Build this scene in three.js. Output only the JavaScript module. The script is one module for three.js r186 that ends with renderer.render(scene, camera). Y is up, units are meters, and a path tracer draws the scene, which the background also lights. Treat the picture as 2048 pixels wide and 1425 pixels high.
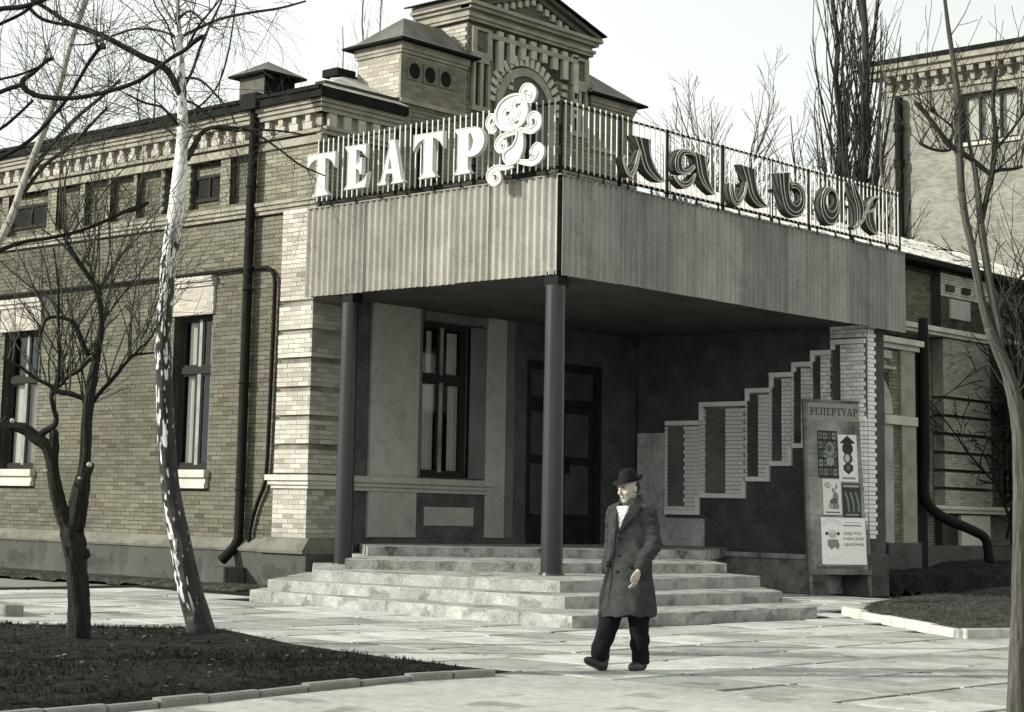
import * as THREE from 'three';
import { mergeGeometries, mergeVertices, toCreasedNormals } from 'three/addons/utils/BufferGeometryUtils.js';

// ---------------------------------------------------------------- camera, sky, sun, exposure
const scene = new THREE.Scene();
const FPX = 3664.66, CX = 896.32, CY = 484.1, PW = 2048, PH = 1425;
const YAW = 46.8128 * Math.PI / 180, PITCH = 8.29758 * Math.PI / 180, ROLL = 1.31531 * Math.PI / 180;
const EYE = new THREE.Vector3(-20.3824, 1.3533, 16.9016);
const FWD = new THREE.Vector3(Math.sin(YAW) * Math.cos(PITCH), Math.sin(PITCH), -Math.cos(YAW) * Math.cos(PITCH));
const R0 = new THREE.Vector3(Math.cos(YAW), 0, Math.sin(YAW));
const U0 = new THREE.Vector3().crossVectors(R0, FWD);
const RGT = R0.clone().multiplyScalar(Math.cos(ROLL)).addScaledVector(U0, Math.sin(ROLL));
const UPV = R0.clone().multiplyScalar(-Math.sin(ROLL)).addScaledVector(U0, Math.cos(ROLL));
const camera = new THREE.PerspectiveCamera(2 * Math.atan(PH / 2 / FPX) * 180 / Math.PI, PW / PH, 0.1, 2000);
camera.setViewOffset(PW, PH, PW / 2 - CX, PH / 2 - CY, PW, PH);
camera.position.copy(EYE);
camera.quaternion.setFromRotationMatrix(new THREE.Matrix4().makeBasis(RGT, UPV, FWD.clone().negate()));
camera.updateMatrixWorld();

const renderer = new THREE.WebGLRenderer({ antialias: true });
renderer.setSize(1024, 712);
renderer.toneMapping = THREE.LinearToneMapping;
renderer.toneMappingExposure = 1.66;
renderer.shadowMap.enabled = true;
renderer.shadowMap.type = THREE.PCFSoftShadowMap;

const SUN = [-.7553, .4343, -.4909];
// hazy early-spring sky: bright near the horizon, greyer overhead
{
  const W = 512, H = 256, d = new Float32Array(W * H * 4);
  const n2 = (x, y) => { const s = Math.sin(x * 12.9898 + y * 78.233) * 43758.5453; return s - Math.floor(s); };
  const vn = (x, y, px) => { const xi = Math.floor(x), yi = Math.floor(y), f = x - xi, g = y - yi, m = (a) => ((a % px) + px) % px;
    const u = f * f * (3 - 2 * f), v = g * g * (3 - 2 * g);
    return (n2(m(xi), yi) * (1 - u) + n2(m(xi + 1), yi) * u) * (1 - v) + (n2(m(xi), yi + 1) * (1 - u) + n2(m(xi + 1), yi + 1) * u) * v; };
  for (let j = 0; j < H; j++) for (let i = 0; i < W; i++) {
    const el = (j + .5) / H * 180 - 90, k = (j * W + i) * 4;
    let t = Math.max(0, el) / 90;
    const cl = (vn(i / 32, j / 12, 16) * .6 + vn(i / 14, j / 6, 512 / 14 | 0) * .4 - .5) * .14;
    let L = .715 - .40 * Math.pow(t, .6) + cl * (1 - t);
    { const az = ((i + .5) / W - .5) * 2 * Math.PI, ce = Math.cos(el * Math.PI / 180), dx = ce * Math.cos(az), dz = ce * Math.sin(az), dy = Math.sin(el * Math.PI / 180); L *= 1.16 + .34 * (dx * SUN[0] + dy * SUN[1] + dz * SUN[2]); } // sun side, out of view, brightened as haze would, to add fill in shade
    if (el < 0) L = .25;
    d[k] = L * .95; d[k + 1] = L * 1.0; d[k + 2] = L * .955; d[k + 3] = 1;
  }
  const t = new THREE.DataTexture(d, W, H, THREE.RGBAFormat, THREE.FloatType);
  t.mapping = THREE.EquirectangularReflectionMapping; t.magFilter = THREE.LinearFilter; t.minFilter = THREE.LinearFilter; t.needsUpdate = true;
  scene.background = t; scene.environment = t;
}
// sun low in the south-west, to the left of the camera
const sun = new THREE.DirectionalLight(new THREE.Color(1, .96, .885), 3.5);
sun.position.set(-.80, .46, -.52).multiplyScalar(60);
sun.target.position.set(0, 2, 0); scene.add(sun.target);
sun.castShadow = true; sun.shadow.radius = 1.2;
sun.shadow.mapSize.set(4096, 4096);
Object.assign(sun.shadow.camera, { left: -40, right: 40, top: 40, bottom: -40, near: 1, far: 160 });
scene.add(sun);

// ---------------------------------------------------------------- helpers
const V = (x, y, z) => new THREE.Vector3(x, y, z);
function rng(seed) { let a = seed >>> 0; return () => { a |= 0; a = a + 0x6D2B79F5 | 0; let t = Math.imul(a ^ a >>> 15, 1 | a); t = t + Math.imul(t ^ t >>> 7, 61 | t) ^ t; return ((t ^ t >>> 14) >>> 0) / 4294967296; }; }
const dirOf = (px, py) => FWD.clone().addScaledVector(RGT, (px - CX) / FPX).addScaledVector(UPV, -(py - CY) / FPX);
const at = (px, py, depth) => EYE.clone().addScaledVector(dirOf(px, py), depth);
function onPlane(px, py, axis, val) { const d = dirOf(px, py); return EYE.clone().addScaledVector(d, (val - EYE[axis]) / d[axis]); }
const depthOf = (p) => p.clone().sub(EYE).dot(FWD);
function toPixel(p) { const q = p.clone().sub(EYE), d = q.dot(FWD); return [CX + FPX * q.dot(RGT) / d, CY - FPX * q.dot(UPV) / d, d]; }

const used = {};
function numbered(n) { if (!(n in used)) { used[n] = 0; return n; } used[n]++; return n + '_' + String(used[n]).padStart(3, '0'); }
function tag(o, label, category, group) { if (label) o.userData.label = label; if (category) o.userData.category = category; if (group) o.userData.group = group; return o; }
function thing(name, label, category, group, pos = [0, 0, 0]) { const o = new THREE.Group(); o.name = numbered(name); o.position.set(...pos); scene.add(o); return tag(o, label, category, group); }
function mesh(name, geo, mat, parent) { const m = new THREE.Mesh(geo, mat); m.name = (parent === scene || !parent) ? numbered(name) : name; m.castShadow = m.receiveShadow = true; (parent || scene).add(m); return m; }
function struct(name, geo, mat) { const m = mesh(name, geo, mat, scene); m.userData.kind = 'structure'; return m; }
function structGroup(name) { const o = new THREE.Group(); o.name = numbered(name); o.userData.kind = 'structure'; scene.add(o); return o; }

function boxUV(g, s = 1, ox = 0, oy = 0) {
  g = g.index ? g.toNonIndexed() : g;
  const p = g.attributes.position, n = g.attributes.normal, uv = new Float32Array(p.count * 2);
  for (let i = 0; i < p.count; i += 3) {
    let nx = 0, ny = 0, nz = 0;
    for (let k = 0; k < 3; k++) { nx += Math.abs(n.getX(i + k)); ny += Math.abs(n.getY(i + k)); nz += Math.abs(n.getZ(i + k)); }
    for (let k = 0; k < 3; k++) {
      const x = p.getX(i + k), y = p.getY(i + k), z = p.getZ(i + k); let a, b;
      if (nx >= ny && nx >= nz) { a = z; b = y; } else if (nz >= ny) { a = x; b = y; } else { a = x; b = z; }
      uv[(i + k) * 2] = a * s + ox; uv[(i + k) * 2 + 1] = b * s + oy;
    }
  }
  g.setAttribute('uv', new THREE.BufferAttribute(uv, 2));
  return g;
}
function strip(g) { for (const k of Object.keys(g.attributes)) if (!['position', 'normal', 'uv'].includes(k)) g.deleteAttribute(k); return g.index ? g.toNonIndexed() : g; }
const merge = (a) => mergeGeometries(a.map(strip), false);
// a box given by its limits, with a small chamfer on the edges when asked
function bx(x0, x1, y0, y1, z0, z1, c = 0) {
  const X0 = Math.min(x0, x1), X1 = Math.max(x0, x1), Y0 = Math.min(y0, y1), Y1 = Math.max(y0, y1), Z0 = Math.min(z0, z1), Z1 = Math.max(z0, z1);
  if (c > 0) {
    const s = new THREE.Shape(); const w = X1 - X0 - 2 * c, h = Y1 - Y0 - 2 * c;
    s.moveTo(0, 0); s.lineTo(w, 0); s.lineTo(w, h); s.lineTo(0, h); s.closePath();
    const g = new THREE.ExtrudeGeometry(s, { depth: Z1 - Z0 - 2 * c, bevelEnabled: true, bevelThickness: c, bevelSize: c, bevelSegments: 1, steps: 1 });
    g.translate(X0 + c, Y0 + c, Z0 + c); return boxUV(g);
  }
  const g = new THREE.BoxGeometry(X1 - X0, Y1 - Y0, Z1 - Z0); g.translate((X0 + X1) / 2, (Y0 + Y1) / 2, (Z0 + Z1) / 2);
  return boxUV(g);
}
// prism over a polygon in plan [[x,z]...] between heights
function prism(pts, y0, y1, c = 0) {
  const s = new THREE.Shape(pts.map(([x, z]) => new THREE.Vector2(x, -z)));
  const g = new THREE.ExtrudeGeometry(s, c ? { depth: y1 - y0 - 2 * c, bevelEnabled: true, bevelThickness: c, bevelSize: c, bevelOffset: -c, bevelSegments: 2, steps: 1 } : { depth: y1 - y0, bevelEnabled: false });
  g.rotateX(-Math.PI / 2); g.translate(0, y0 + c, 0); return boxUV(g);
}
// bar between two points with rectangular section
function bar(a, b, w, h = w) {
  const L = a.distanceTo(b), g = new THREE.BoxGeometry(w, L, h), q = new THREE.Quaternion().setFromUnitVectors(V(0, 1, 0), b.clone().sub(a).normalize());
  g.applyQuaternion(q); g.translate((a.x + b.x) / 2, (a.y + b.y) / 2, (a.z + b.z) / 2); return boxUV(g);
}
// tapered tube through points
function tube(pts, rad, sides = 6, cap = true, vs = 1, rough = 0, seed = 1) {
  const n = pts.length, pos = [], uv = [], idx = []; let t0 = pts[1].clone().sub(pts[0]).normalize();
  let nrm = Math.abs(t0.y) < .9 ? V(0, 1, 0).cross(t0).normalize() : V(1, 0, 0).cross(t0).normalize(); let vlen = 0;
  const R = (i) => Array.isArray(rad) ? rad[i] : rad;
  for (let i = 0; i < n; i++) {
    const t = (i === 0 ? pts[1].clone().sub(pts[0]) : i === n - 1 ? pts[n - 1].clone().sub(pts[n - 2]) : pts[i + 1].clone().sub(pts[i - 1])).normalize();
    nrm.addScaledVector(t, -nrm.dot(t)).normalize(); const b = t.clone().cross(nrm);
    if (i) vlen += pts[i].distanceTo(pts[i - 1]);
    for (let k = 0; k <= sides; k++) {
      const a = k / sides * Math.PI * 2, rr = R(i) * (rough ? 1 + rough * (2.2 * (fbm((k % sides) / sides, vlen * .25, 5, seed, 3) - .5) + .9 * (tnoise((k % sides) / sides, vlen * .25, 14, seed + 9, 30) - .5)) : 1), c = Math.cos(a) * rr, s = Math.sin(a) * rr;
      pos.push(pts[i].x + nrm.x * c + b.x * s, pts[i].y + nrm.y * c + b.y * s, pts[i].z + nrm.z * c + b.z * s); uv.push(k / sides, vlen * vs);
    }
  }
  for (let i = 0; i < n - 1; i++) for (let k = 0; k < sides; k++) { const a = i * (sides + 1) + k, b = a + sides + 1; idx.push(a, a + 1, b, b, a + 1, b + 1); }
  if (cap) for (const e of [0, n - 1]) { const c = pos.length / 3; pos.push(pts[e].x, pts[e].y, pts[e].z); uv.push(.5, e ? vlen * vs : 0); for (let k = 0; k < sides; k++) { const a = e * (sides + 1) + k; e ? idx.push(a, a + 1, c) : idx.push(a + 1, a, c); } }
  const g = new THREE.BufferGeometry(); g.setAttribute('position', new THREE.Float32BufferAttribute(pos, 3)); g.setAttribute('uv', new THREE.Float32BufferAttribute(uv, 2)); g.setIndex(idx); g.computeVertexNormals();
  // weld the seam normals
  const N = g.attributes.normal; for (let i = 0; i < n; i++) { const a = i * (sides + 1), b = a + sides, x = N.getX(a) + N.getX(b), y = N.getY(a) + N.getY(b), z = N.getZ(a) + N.getZ(b), l = Math.hypot(x, y, z) || 1; N.setXYZ(a, x / l, y / l, z / l); N.setXYZ(b, x / l, y / l, z / l); }
  return g;
}
function smoothPath(pts, rad, sub = 3) { // Catmull-Rom refine of points and radii
  const c = new THREE.CatmullRomCurve3(pts, false, 'centripetal'), out = [], ro = [], n = pts.length - 1;
  for (let i = 0; i <= n * sub; i++) { const t = i / (n * sub); out.push(c.getPoint(t)); const f = t * n, k = Math.min(n - 1, Math.floor(f)); ro.push(rad[k] + (rad[k + 1] - rad[k]) * (f - k)); }
  return [out, ro];
}

// ---------------------------------------------------------------- procedural textures
function hash2(x, y, s) { let h = Math.imul(x, 374761393) ^ Math.imul(y, 668265263) ^ Math.imul(s, 2246822519); h = Math.imul(h ^ (h >>> 13), 1274126177); return ((h ^ (h >>> 16)) >>> 0) / 4294967296; }
function tnoise(u, v, p, s, q = p) { // tileable value noise, p x q cells
  const x = u * p, y = v * q, xi = Math.floor(x), yi = Math.floor(y), f = x - xi, g = y - yi, a = f * f * (3 - 2 * f), b = g * g * (3 - 2 * g), m = (k, n) => ((k % n) + n) % n;
  return (hash2(m(xi, p), m(yi, q), s) * (1 - a) + hash2(m(xi + 1, p), m(yi, q), s) * a) * (1 - b) + (hash2(m(xi, p), m(yi + 1, q), s) * (1 - a) + hash2(m(xi + 1, p), m(yi + 1, q), s) * a) * b;
}
function fbm(u, v, p, s, oct = 4) { let r = 0, a = .5, t = 0; for (let i = 0; i < oct; i++) { r += a * tnoise(u, v, p << i, s + i); t += a; a *= .5; } return r / t; }
const clamp = (x, a = 0, b = 1) => Math.min(b, Math.max(a, x)), sst = (a, b, x) => { x = clamp((x - a) / (b - a)); return x * x * (3 - 2 * x); }, lerp = (a, b, t) => a + (b - a) * t;
// fn(u,v) -> linear multiplier 0..1 (number or [r,g,b]); repeat in 1/m
function tex(w, h, fn, rep = 1, color = true) {
  const d = new Uint8Array(w * h * 4);
  const enc = color ? (x) => Math.round(255 * (x <= .0031308 ? 12.92 * x : 1.055 * Math.pow(x, 1 / 2.4) - .055)) : (x) => Math.round(255 * x);
  for (let j = 0; j < h; j++) for (let i = 0; i < w; i++) {
    let c = fn((i + .5) / w, (j + .5) / h); if (typeof c === 'number') c = [c, c, c]; const k = (j * w + i) * 4;
    d[k] = enc(clamp(c[0])); d[k + 1] = enc(clamp(c[1])); d[k + 2] = enc(clamp(c[2])); d[k + 3] = 255;
  }
  const t = new THREE.DataTexture(d, w, h); t.wrapS = t.wrapT = THREE.RepeatWrapping; t.magFilter = THREE.LinearFilter; t.minFilter = THREE.LinearMipmapLinearFilter; t.generateMipmaps = true;
  if (color) t.colorSpace = THREE.SRGBColorSpace; if (Array.isArray(rep)) t.repeat.set(...rep); else t.repeat.set(rep, rep); t.needsUpdate = true; return t;
}
const T = {};
T.mottle = tex(512, 512, (u, v) => clamp(.55 + .5 * (fbm(u, v, 6, 1, 5) - .5) * 1.6 + .28 * (fbm(u, v, 64, 9, 2) - .5)), .35);
T.plaster = tex(1024, 1024, (u, v) => { const s = fbm(u, v, 5, 21, 5); return clamp(.74 + (s - .5) * .34 + .34 * (fbm(u, v, 190, 25, 2) - .5) - .10 * sst(.5, .8, fbm(u, v, 22, 40, 5))); }, .35);
T.plasterBump = tex(1024, 1024, (u, v) => fbm(u, v, 90, 31, 4), .4, false);
T.concrete = tex(1024, 1024, (u, v) => { const s = fbm(u, v, 5, 51, 5), st = fbm(u, v, 9, 57, 5); return clamp(.76 + (s - .5) * .42 + .36 * (fbm(u, v, 200, 55, 2) - .5) - .20 * sst(.54, .74, st)); }, .4);
T.stepwear = tex(1024, 1024, (u, v) => { const s = fbm(u, v, 7, 61, 5), st = fbm(u, v, 14, 67, 4); return clamp(.66 + (s - .5) * .7 + .36 * (fbm(u, v, 180, 62, 2) - .5) - .24 * sst(.5, .66, st) + .16 * sst(.58, .7, fbm(u, v, 12, 71, 4))); }, .4);
T.sheet = tex(1024, 1024, (u, v) => { const st = tnoise(u, v, 40, 81, 3) * .5 + tnoise(u, v, 120, 82, 6) * .5; return clamp(.76 + (st - .5) * .22 + (fbm(u, v, 6, 83, 6) - .5) * .34 + .45 * (fbm(u, v, 220, 84, 2) - .5)); }, .5);
T.brick = tex(256, 256, (u, v) => clamp(.78 + (fbm(u, v, 6, 91, 4) - .5) * .45 + .3 * (fbm(u, v, 60, 92, 2) - .5)), 1);
T.rough = tex(1024, 1024, (u, v) => clamp(.70 + (fbm(u, v, 9, 171, 7) - .5) * .55 + (fbm(u, v, 60, 172, 4) - .5) * .5), .4);
T.paving = tex(1024, 1024, (u, v) => { const st = fbm(u, v, 8, 181, 6), s2 = fbm(u, v, 5, 186, 6); return clamp(.78 + (fbm(u, v, 20, 183, 5) - .5) * .4 + .3 * (fbm(u, v, 200, 184, 2) - .5) - .16 * sst(.60, .66, st) - .22 * sst(.63, .67, s2)); }, .23);
T.limewash = tex(512, 512, (u, v) => clamp(.93 + (fbm(u, v, 8, 161, 5) - .5) * .22 + .12 * (fbm(u, v, 90, 162, 2) - .5)), .5);
T.metal = tex(256, 256, (u, v) => clamp(.7 + (fbm(u, v, 5, 101, 5) - .5) * .9), .8);
T.soil = tex(512, 512, (u, v) => { const a = fbm(u, v, 14, 111, 5), b = fbm(u, v, 80, 115, 2); return clamp(.5 + (a - .5) * .9 + (b - .5) * .7); }, .5);
T.soilBump = tex(512, 512, (u, v) => fbm(u, v, 30, 117, 4), .5, false);
T.bark = tex(256, 512, (u, v) => { const r = tnoise(u, v, 22, 121, 10) * .6 + tnoise(u, v, 40, 122, 30) * .4; return clamp(.35 + r * .75); }, [1, .6]);
T.barkBump = tex(256, 512, (u, v) => tnoise(u, v, 22, 121, 10) * .7 + tnoise(u, v, 40, 122, 30) * .3, [1, .6], false);
T.wool = tex(256, 256, (u, v) => clamp(.62 + (fbm(u, v, 8, 131, 4) - .5) * .5 + (tnoise(u, v, 120, 133) - .5) * .5), 2.2);
T.ground = tex(1024, 1024, (u, v) => { const a = fbm(u, v, 6, 141, 6), b = fbm(u, v, 128, 147, 2), c = fbm(u, v, 16, 149, 4); return clamp(.74 + (a - .5) * .5 + (b - .5) * .28 - .3 * sst(.58, .7, c)); }, .12);
T.farBrick = tex(512, 512, (u, v) => { const ny = 52, nx = 16, y = v * ny, r = Math.floor(y), x = u * nx + (r % 2) * .5, fx = x - Math.floor(x), fy = y - r; const m = (fx < .045 || fy < .16) ? .5 : .82; return clamp(m + (hash2(((Math.floor(x) % nx) + nx) % nx, r, 7) - .5) * .3 + (fbm(u, v, 6, 151, 4) - .5) * .35); }, .25);

const lin = (r, g, b) => new THREE.Color().setRGB(r, g, b);
const M = {};
function mat(name, c, o = {}) { const m = new THREE.MeshPhysicalMaterial({ color: lin(...c), roughness: .92, metalness: 0, side: THREE.DoubleSide, specularIntensity: (o.roughness ?? .92) > .65 ? .25 : 1, ...o }); M[name] = m; return m; }
mat('brickLit', [.19, .18, .138], { map: T.brick }); mat('brickPale', [.54, .51, .44], { map: T.brick });
mat('mortar', [.085, .08, .062], { map: T.mottle }); mat('mortarPale', [.34, .32, .27], { map: T.mottle });
mat('trimPale', [.66, .63, .55], { map: T.plaster }); mat('trimBrick', [.36, .34, .275], { map: T.brick });
mat('recess', [.15, .145, .12], { map: T.plaster });
mat('plinth', [.105, .108, .095], { map: T.concrete, bumpMap: T.plasterBump, bumpScale: .004 });
mat('plinthCap', [.21, .205, .17], { map: T.concrete });
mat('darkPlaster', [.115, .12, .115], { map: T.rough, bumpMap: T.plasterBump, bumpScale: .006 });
mat('roughDado', [.62, .625, .61], { map: T.rough, bumpMap: T.plasterBump, bumpScale: .006 });
mat('midPlaster', [.20, .205, .19], { map: T.plaster });
mat('palePlaster', [.50, .475, .435], { map: T.plaster });
mat('whitePaint', [.93, .925, .89], { map: T.limewash, roughness: .8 });
mat('whiteBrick', [.93, .925, .9], { map: T.limewash, roughness: .75 });
mat('darkMetal', [.012, .013, .011], { map: T.metal, roughness: .75 });
mat('blackIron', [.010, .011, .010], { roughness: .75 });
mat('roofDark', [.014, .015, .012], { map: T.metal, roughness: .85 });
mat('roofMetal', [.13, .13, .105], { map: T.metal, roughness: .6 });
mat('roofPale', [.60, .59, .53], { map: T.metal, roughness: .6 });
mat('columnPaint', [.022, .023, .022], { map: T.metal, roughness: .3 });
mat('step', [.44, .447, .41], { map: T.stepwear, bumpMap: T.plasterBump, bumpScale: .006 });
mat('sheetA', [.40, .385, .335], { map: T.sheet }); mat('sheetB', [.35, .34, .295], { map: T.sheet }); mat('sheetC', [.45, .43, .38], { map: T.sheet });
mat('sheetD', [.39, .385, .35], { map: T.sheet }); mat('sheetE', [.46, .44, .405], { map: T.sheet }); mat('sheetF', [.32, .325, .295], { map: T.sheet });
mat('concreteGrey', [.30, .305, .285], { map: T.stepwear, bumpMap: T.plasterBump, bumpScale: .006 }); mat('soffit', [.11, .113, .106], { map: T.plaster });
mat('white', [.60, .59, .555], { roughness: .6 }); mat('ivory', [.47, .46, .44], { roughness: .6 });
mat('signDark', [.07, .076, .07], { map: T.metal, roughness: .7 }); mat('tubeGlass', [.66, .64, .52], { roughness: .3 });
mat('windowFrame', [.025, .026, .022], { roughness: .8 }); mat('windowPale', [.30, .29, .25], { map: T.metal, roughness: .6 });
mat('curtain', [.38, .37, .33], { roughness: 1 }); mat('interior', [.012, .013, .012]);
M.glass = new THREE.MeshPhysicalMaterial({ color: lin(.95, .97, .95), roughness: .06, metalness: 0, transmission: 1, thickness: 0, ior: 1.5 });
mat('doorDark', [.025, .026, .025], { map: T.metal, roughness: .7 }); mat('doorPanel', [.065, .068, .065], { map: T.metal, roughness: .6 });
mat('bark', [.06, .06, .05], { map: T.bark, bumpMap: T.barkBump, bumpScale: .02 }); mat('barkDark', [.032, .033, .028], { map: T.bark, bumpMap: T.barkBump, bumpScale: .02 });
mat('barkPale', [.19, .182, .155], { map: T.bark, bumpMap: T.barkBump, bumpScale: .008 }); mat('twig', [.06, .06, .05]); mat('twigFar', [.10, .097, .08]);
mat('soil', [.024, .024, .02], { map: T.soil, bumpMap: T.soilBump, bumpScale: .05 });
mat('soilR', [.085, .082, .068], { map: T.soil, bumpMap: T.soilBump, bumpScale: .05 });
mat('kerb', [.27, .268, .24], { map: T.concrete }); mat('kerbPale', [.6, .59, .54], { map: T.concrete });
// ---------------------------------------------------------------- ground, paving, beds
function inPoly(x, z, P) { let c = false; for (let i = 0, j = P.length - 1; i < P.length; j = i++) { const [xi, zi] = P[i], [xj, zj] = P[j]; if ((zi > z) !== (zj > z) && x < (xj - xi) * (z - zi) / (zj - zi) + xi) c = !c; } return c; }
{
  const g = new THREE.PlaneGeometry(600, 600, 1, 1); g.rotateX(-Math.PI / 2); g.translate(0, -.05, 0);
  mat('earth', [.30, .29, .25], { map: T.ground }); struct('ground', boxUV(g), M.earth);
  mat('joint', [.018, .018, .015], { map: T.soil }); struct('paving_bed', prism([[-14, -8], [9.5, -8], [9.5, 3], [4, 16], [-14, 16]], -.045, -.014), M.joint);
}
const LAWN = [[-8.77, 6.5], [-8.62, 5.3], [-8.35, 3.9], [-7.75, 2.35], [-8.15, 1.3], [-8.8, .5], [-9.4, .1], [-11.2, -1.2], [-19, -5], [-21, 7.6], [-13, 6.93], [-12.07, 6.83], [-10.96, 6.63], [-9.75, 6.5]];
const BED = [[2.75, 3.15], [-.30, 6.47], [.7, 6.85], [2.6, 7.3], [13, 5.5], [12.4, .2], [9.6, 1.1], [8.0, 1.3], [5.1, 2.0]];
{ // path of smooth asphalt in front of the lawn
  const g = prism([[-30, 7.2], [-12.9, 7.08], [-9.7, 6.64], [-8.9, 6.62], [-8.26, 6.46], [-8.26, 14], [-30, 14]], -.04, .002);
  mat('path', [.50, .50, .455], { map: T.ground }); struct('path', g, M.path);
}
const STEP_POLY = [ // tread outline of each step in plan, lowest first
  [[-2.84, -3.29], [-3.44, 3.12], [1.6, 3.3], [2.3, 2.28], [3.55, 1.08], [4.1, .1], [5.82, -1.52], [9, -3.3], [9, -5.3], [.05, -5.22]],
  [[-2.72, -3.05], [-2.31, 2.08], [2.3, 2.3], [3.55, 1.08], [4.1, .1], [5.82, -1.52], [9, -3.3], [9, -5.3], [.05, -5.22]],
  [[-2.33, -2.55], [-1.5, 1.33], [3.55, 1.1], [4.1, .1], [5.82, -1.52], [9, -3.3], [9, -5.3], [.05, -5.1]],
  [[-1.5, -2.75], [.88, -.66], [4.1, .12], [5.82, -1.52], [9, -3.3], [9, -5.35], [.75, -5.35], [.5, -4.35]],
  [[0, -3.81], [3.3, -2.45], [5.82, -1.49], [9, -3.2], [9, -5.38], [1.35, -5.38]]];
{ // concrete paving slabs
  const pave = structGroup('pavement'), r = rng(11), S = 1.03;
  const tones = [[.54, .55, .51], [.46, .47, .43], [.62, .625, .585], [.38, .39, .355]].map((c, i) => mat('slab' + i, c, { map: T.paving, bumpMap: T.plasterBump, bumpScale: .003 }));
  const cand = [];
  for (let i = -13; i < 9; i++) for (let j = -11; j < 10; j++) {
    const x = i * S, z = 4.37 + j * S + 0, cx = x + S / 2, cz = z + S / 2;
    if (inPoly(cx, cz, LAWN) || inPoly(cx, cz, BED) || inPoly(cx, cz, STEP_POLY[0])) continue;
    if (cx > -1.6 && cz < -3.4) continue; if (cz > 6.7 && cx < -8.7) continue; if (cx > 8.2 || cz < -6.9) continue;
    const p = toPixel(V(cx, 0, cz)); if (p[0] < -260 || p[0] > 2330 || p[1] > 1640) continue;
    cand.push([x, z, cz - cx * .3]);
  }
  cand.sort((a, b) => b[2] - a[2]); const rest = [];
  cand.forEach(([x, z], k) => {
    const gp = .024 + r() * r() * .05, h = (r() - .5) * .008, g = bx(x + gp, x + S - .012 - r() * r() * .045, -.06, h, z + gp, z + S - .012 - r() * r() * .045, .006), P = g.attributes.position, tx = (r() - .5) * .012, tz = (r() - .5) * .012, ox = r() * 9, oz = r() * 9, U = g.attributes.uv;
    for (let i = 0; i < P.count; i++) { if (P.getY(i) > -.03) P.setY(i, P.getY(i) + (P.getX(i) - x - S / 2) * tx + (P.getZ(i) - z - S / 2) * tz); U.setXY(i, U.getX(i) + ox, U.getY(i) + oz); }
    if (k < 290) mesh('paving_slab', g, tones[(r() * 4) | 0], pave); else rest.push(g);
  });
  if (rest.length) mesh('far_slabs', merge(rest), tones[0], pave).userData.kind = 'stuff';
}
function bedMesh(poly, y, amp, cell, seed) { // uneven soil surface over a polygon, falling to the edge
  const xs = poly.map(p => p[0]), zs = poly.map(p => p[1]), x0 = Math.min(...xs), x1 = Math.max(...xs), z0 = Math.min(...zs), z1 = Math.max(...zs), pos = [], idx = [], id = {};
  const edge = (x, z) => { let m = 1e9; for (let i = 0, j = poly.length - 1; i < poly.length; j = i++) { const [ax, az] = poly[j], [bx_, bz] = poly[i], t = clamp(((x - ax) * (bx_ - ax) + (z - az) * (bz - az)) / ((bx_ - ax) ** 2 + (bz - az) ** 2)); m = Math.min(m, Math.hypot(x - ax - t * (bx_ - ax), z - az - t * (bz - az))); } return m; };
  const H = (x, z) => inPoly(x, z, poly) ? y * sst(0, .22, edge(x, z)) + amp * sst(.05, .6, edge(x, z)) * (fbm(x * .11, z * .11, 9, seed, 5) - .3) : -.03;
  const get = (i, j) => { const k = i + '_' + j; if (!(k in id)) { const x = x0 + i * cell, z = z0 + j * cell; id[k] = pos.length / 3; pos.push(x, H(x, z), z); } return id[k]; };
  for (let i = 0; x0 + i * cell < x1; i++) for (let j = 0; z0 + j * cell < z1; j++) { const x = x0 + (i + .5) * cell, z = z0 + (j + .5) * cell; if (!inPoly(x, z, poly)) continue; const a = get(i, j), b = get(i + 1, j), c = get(i + 1, j + 1), d = get(i, j + 1); idx.push(a, d, b, b, d, c); }
  const g = new THREE.BufferGeometry(); g.setAttribute('position', new THREE.Float32BufferAttribute(pos, 3)); g.setIndex(idx); g.computeVertexNormals();
  const uv = new Float32Array(pos.length / 3 * 2); for (let i = 0; i < pos.length / 3; i++) { uv[i * 2] = pos[i * 3]; uv[i * 2 + 1] = pos[i * 3 + 2]; } g.setAttribute('uv', new THREE.BufferAttribute(uv, 2));
  return [g, H];
}
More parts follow.
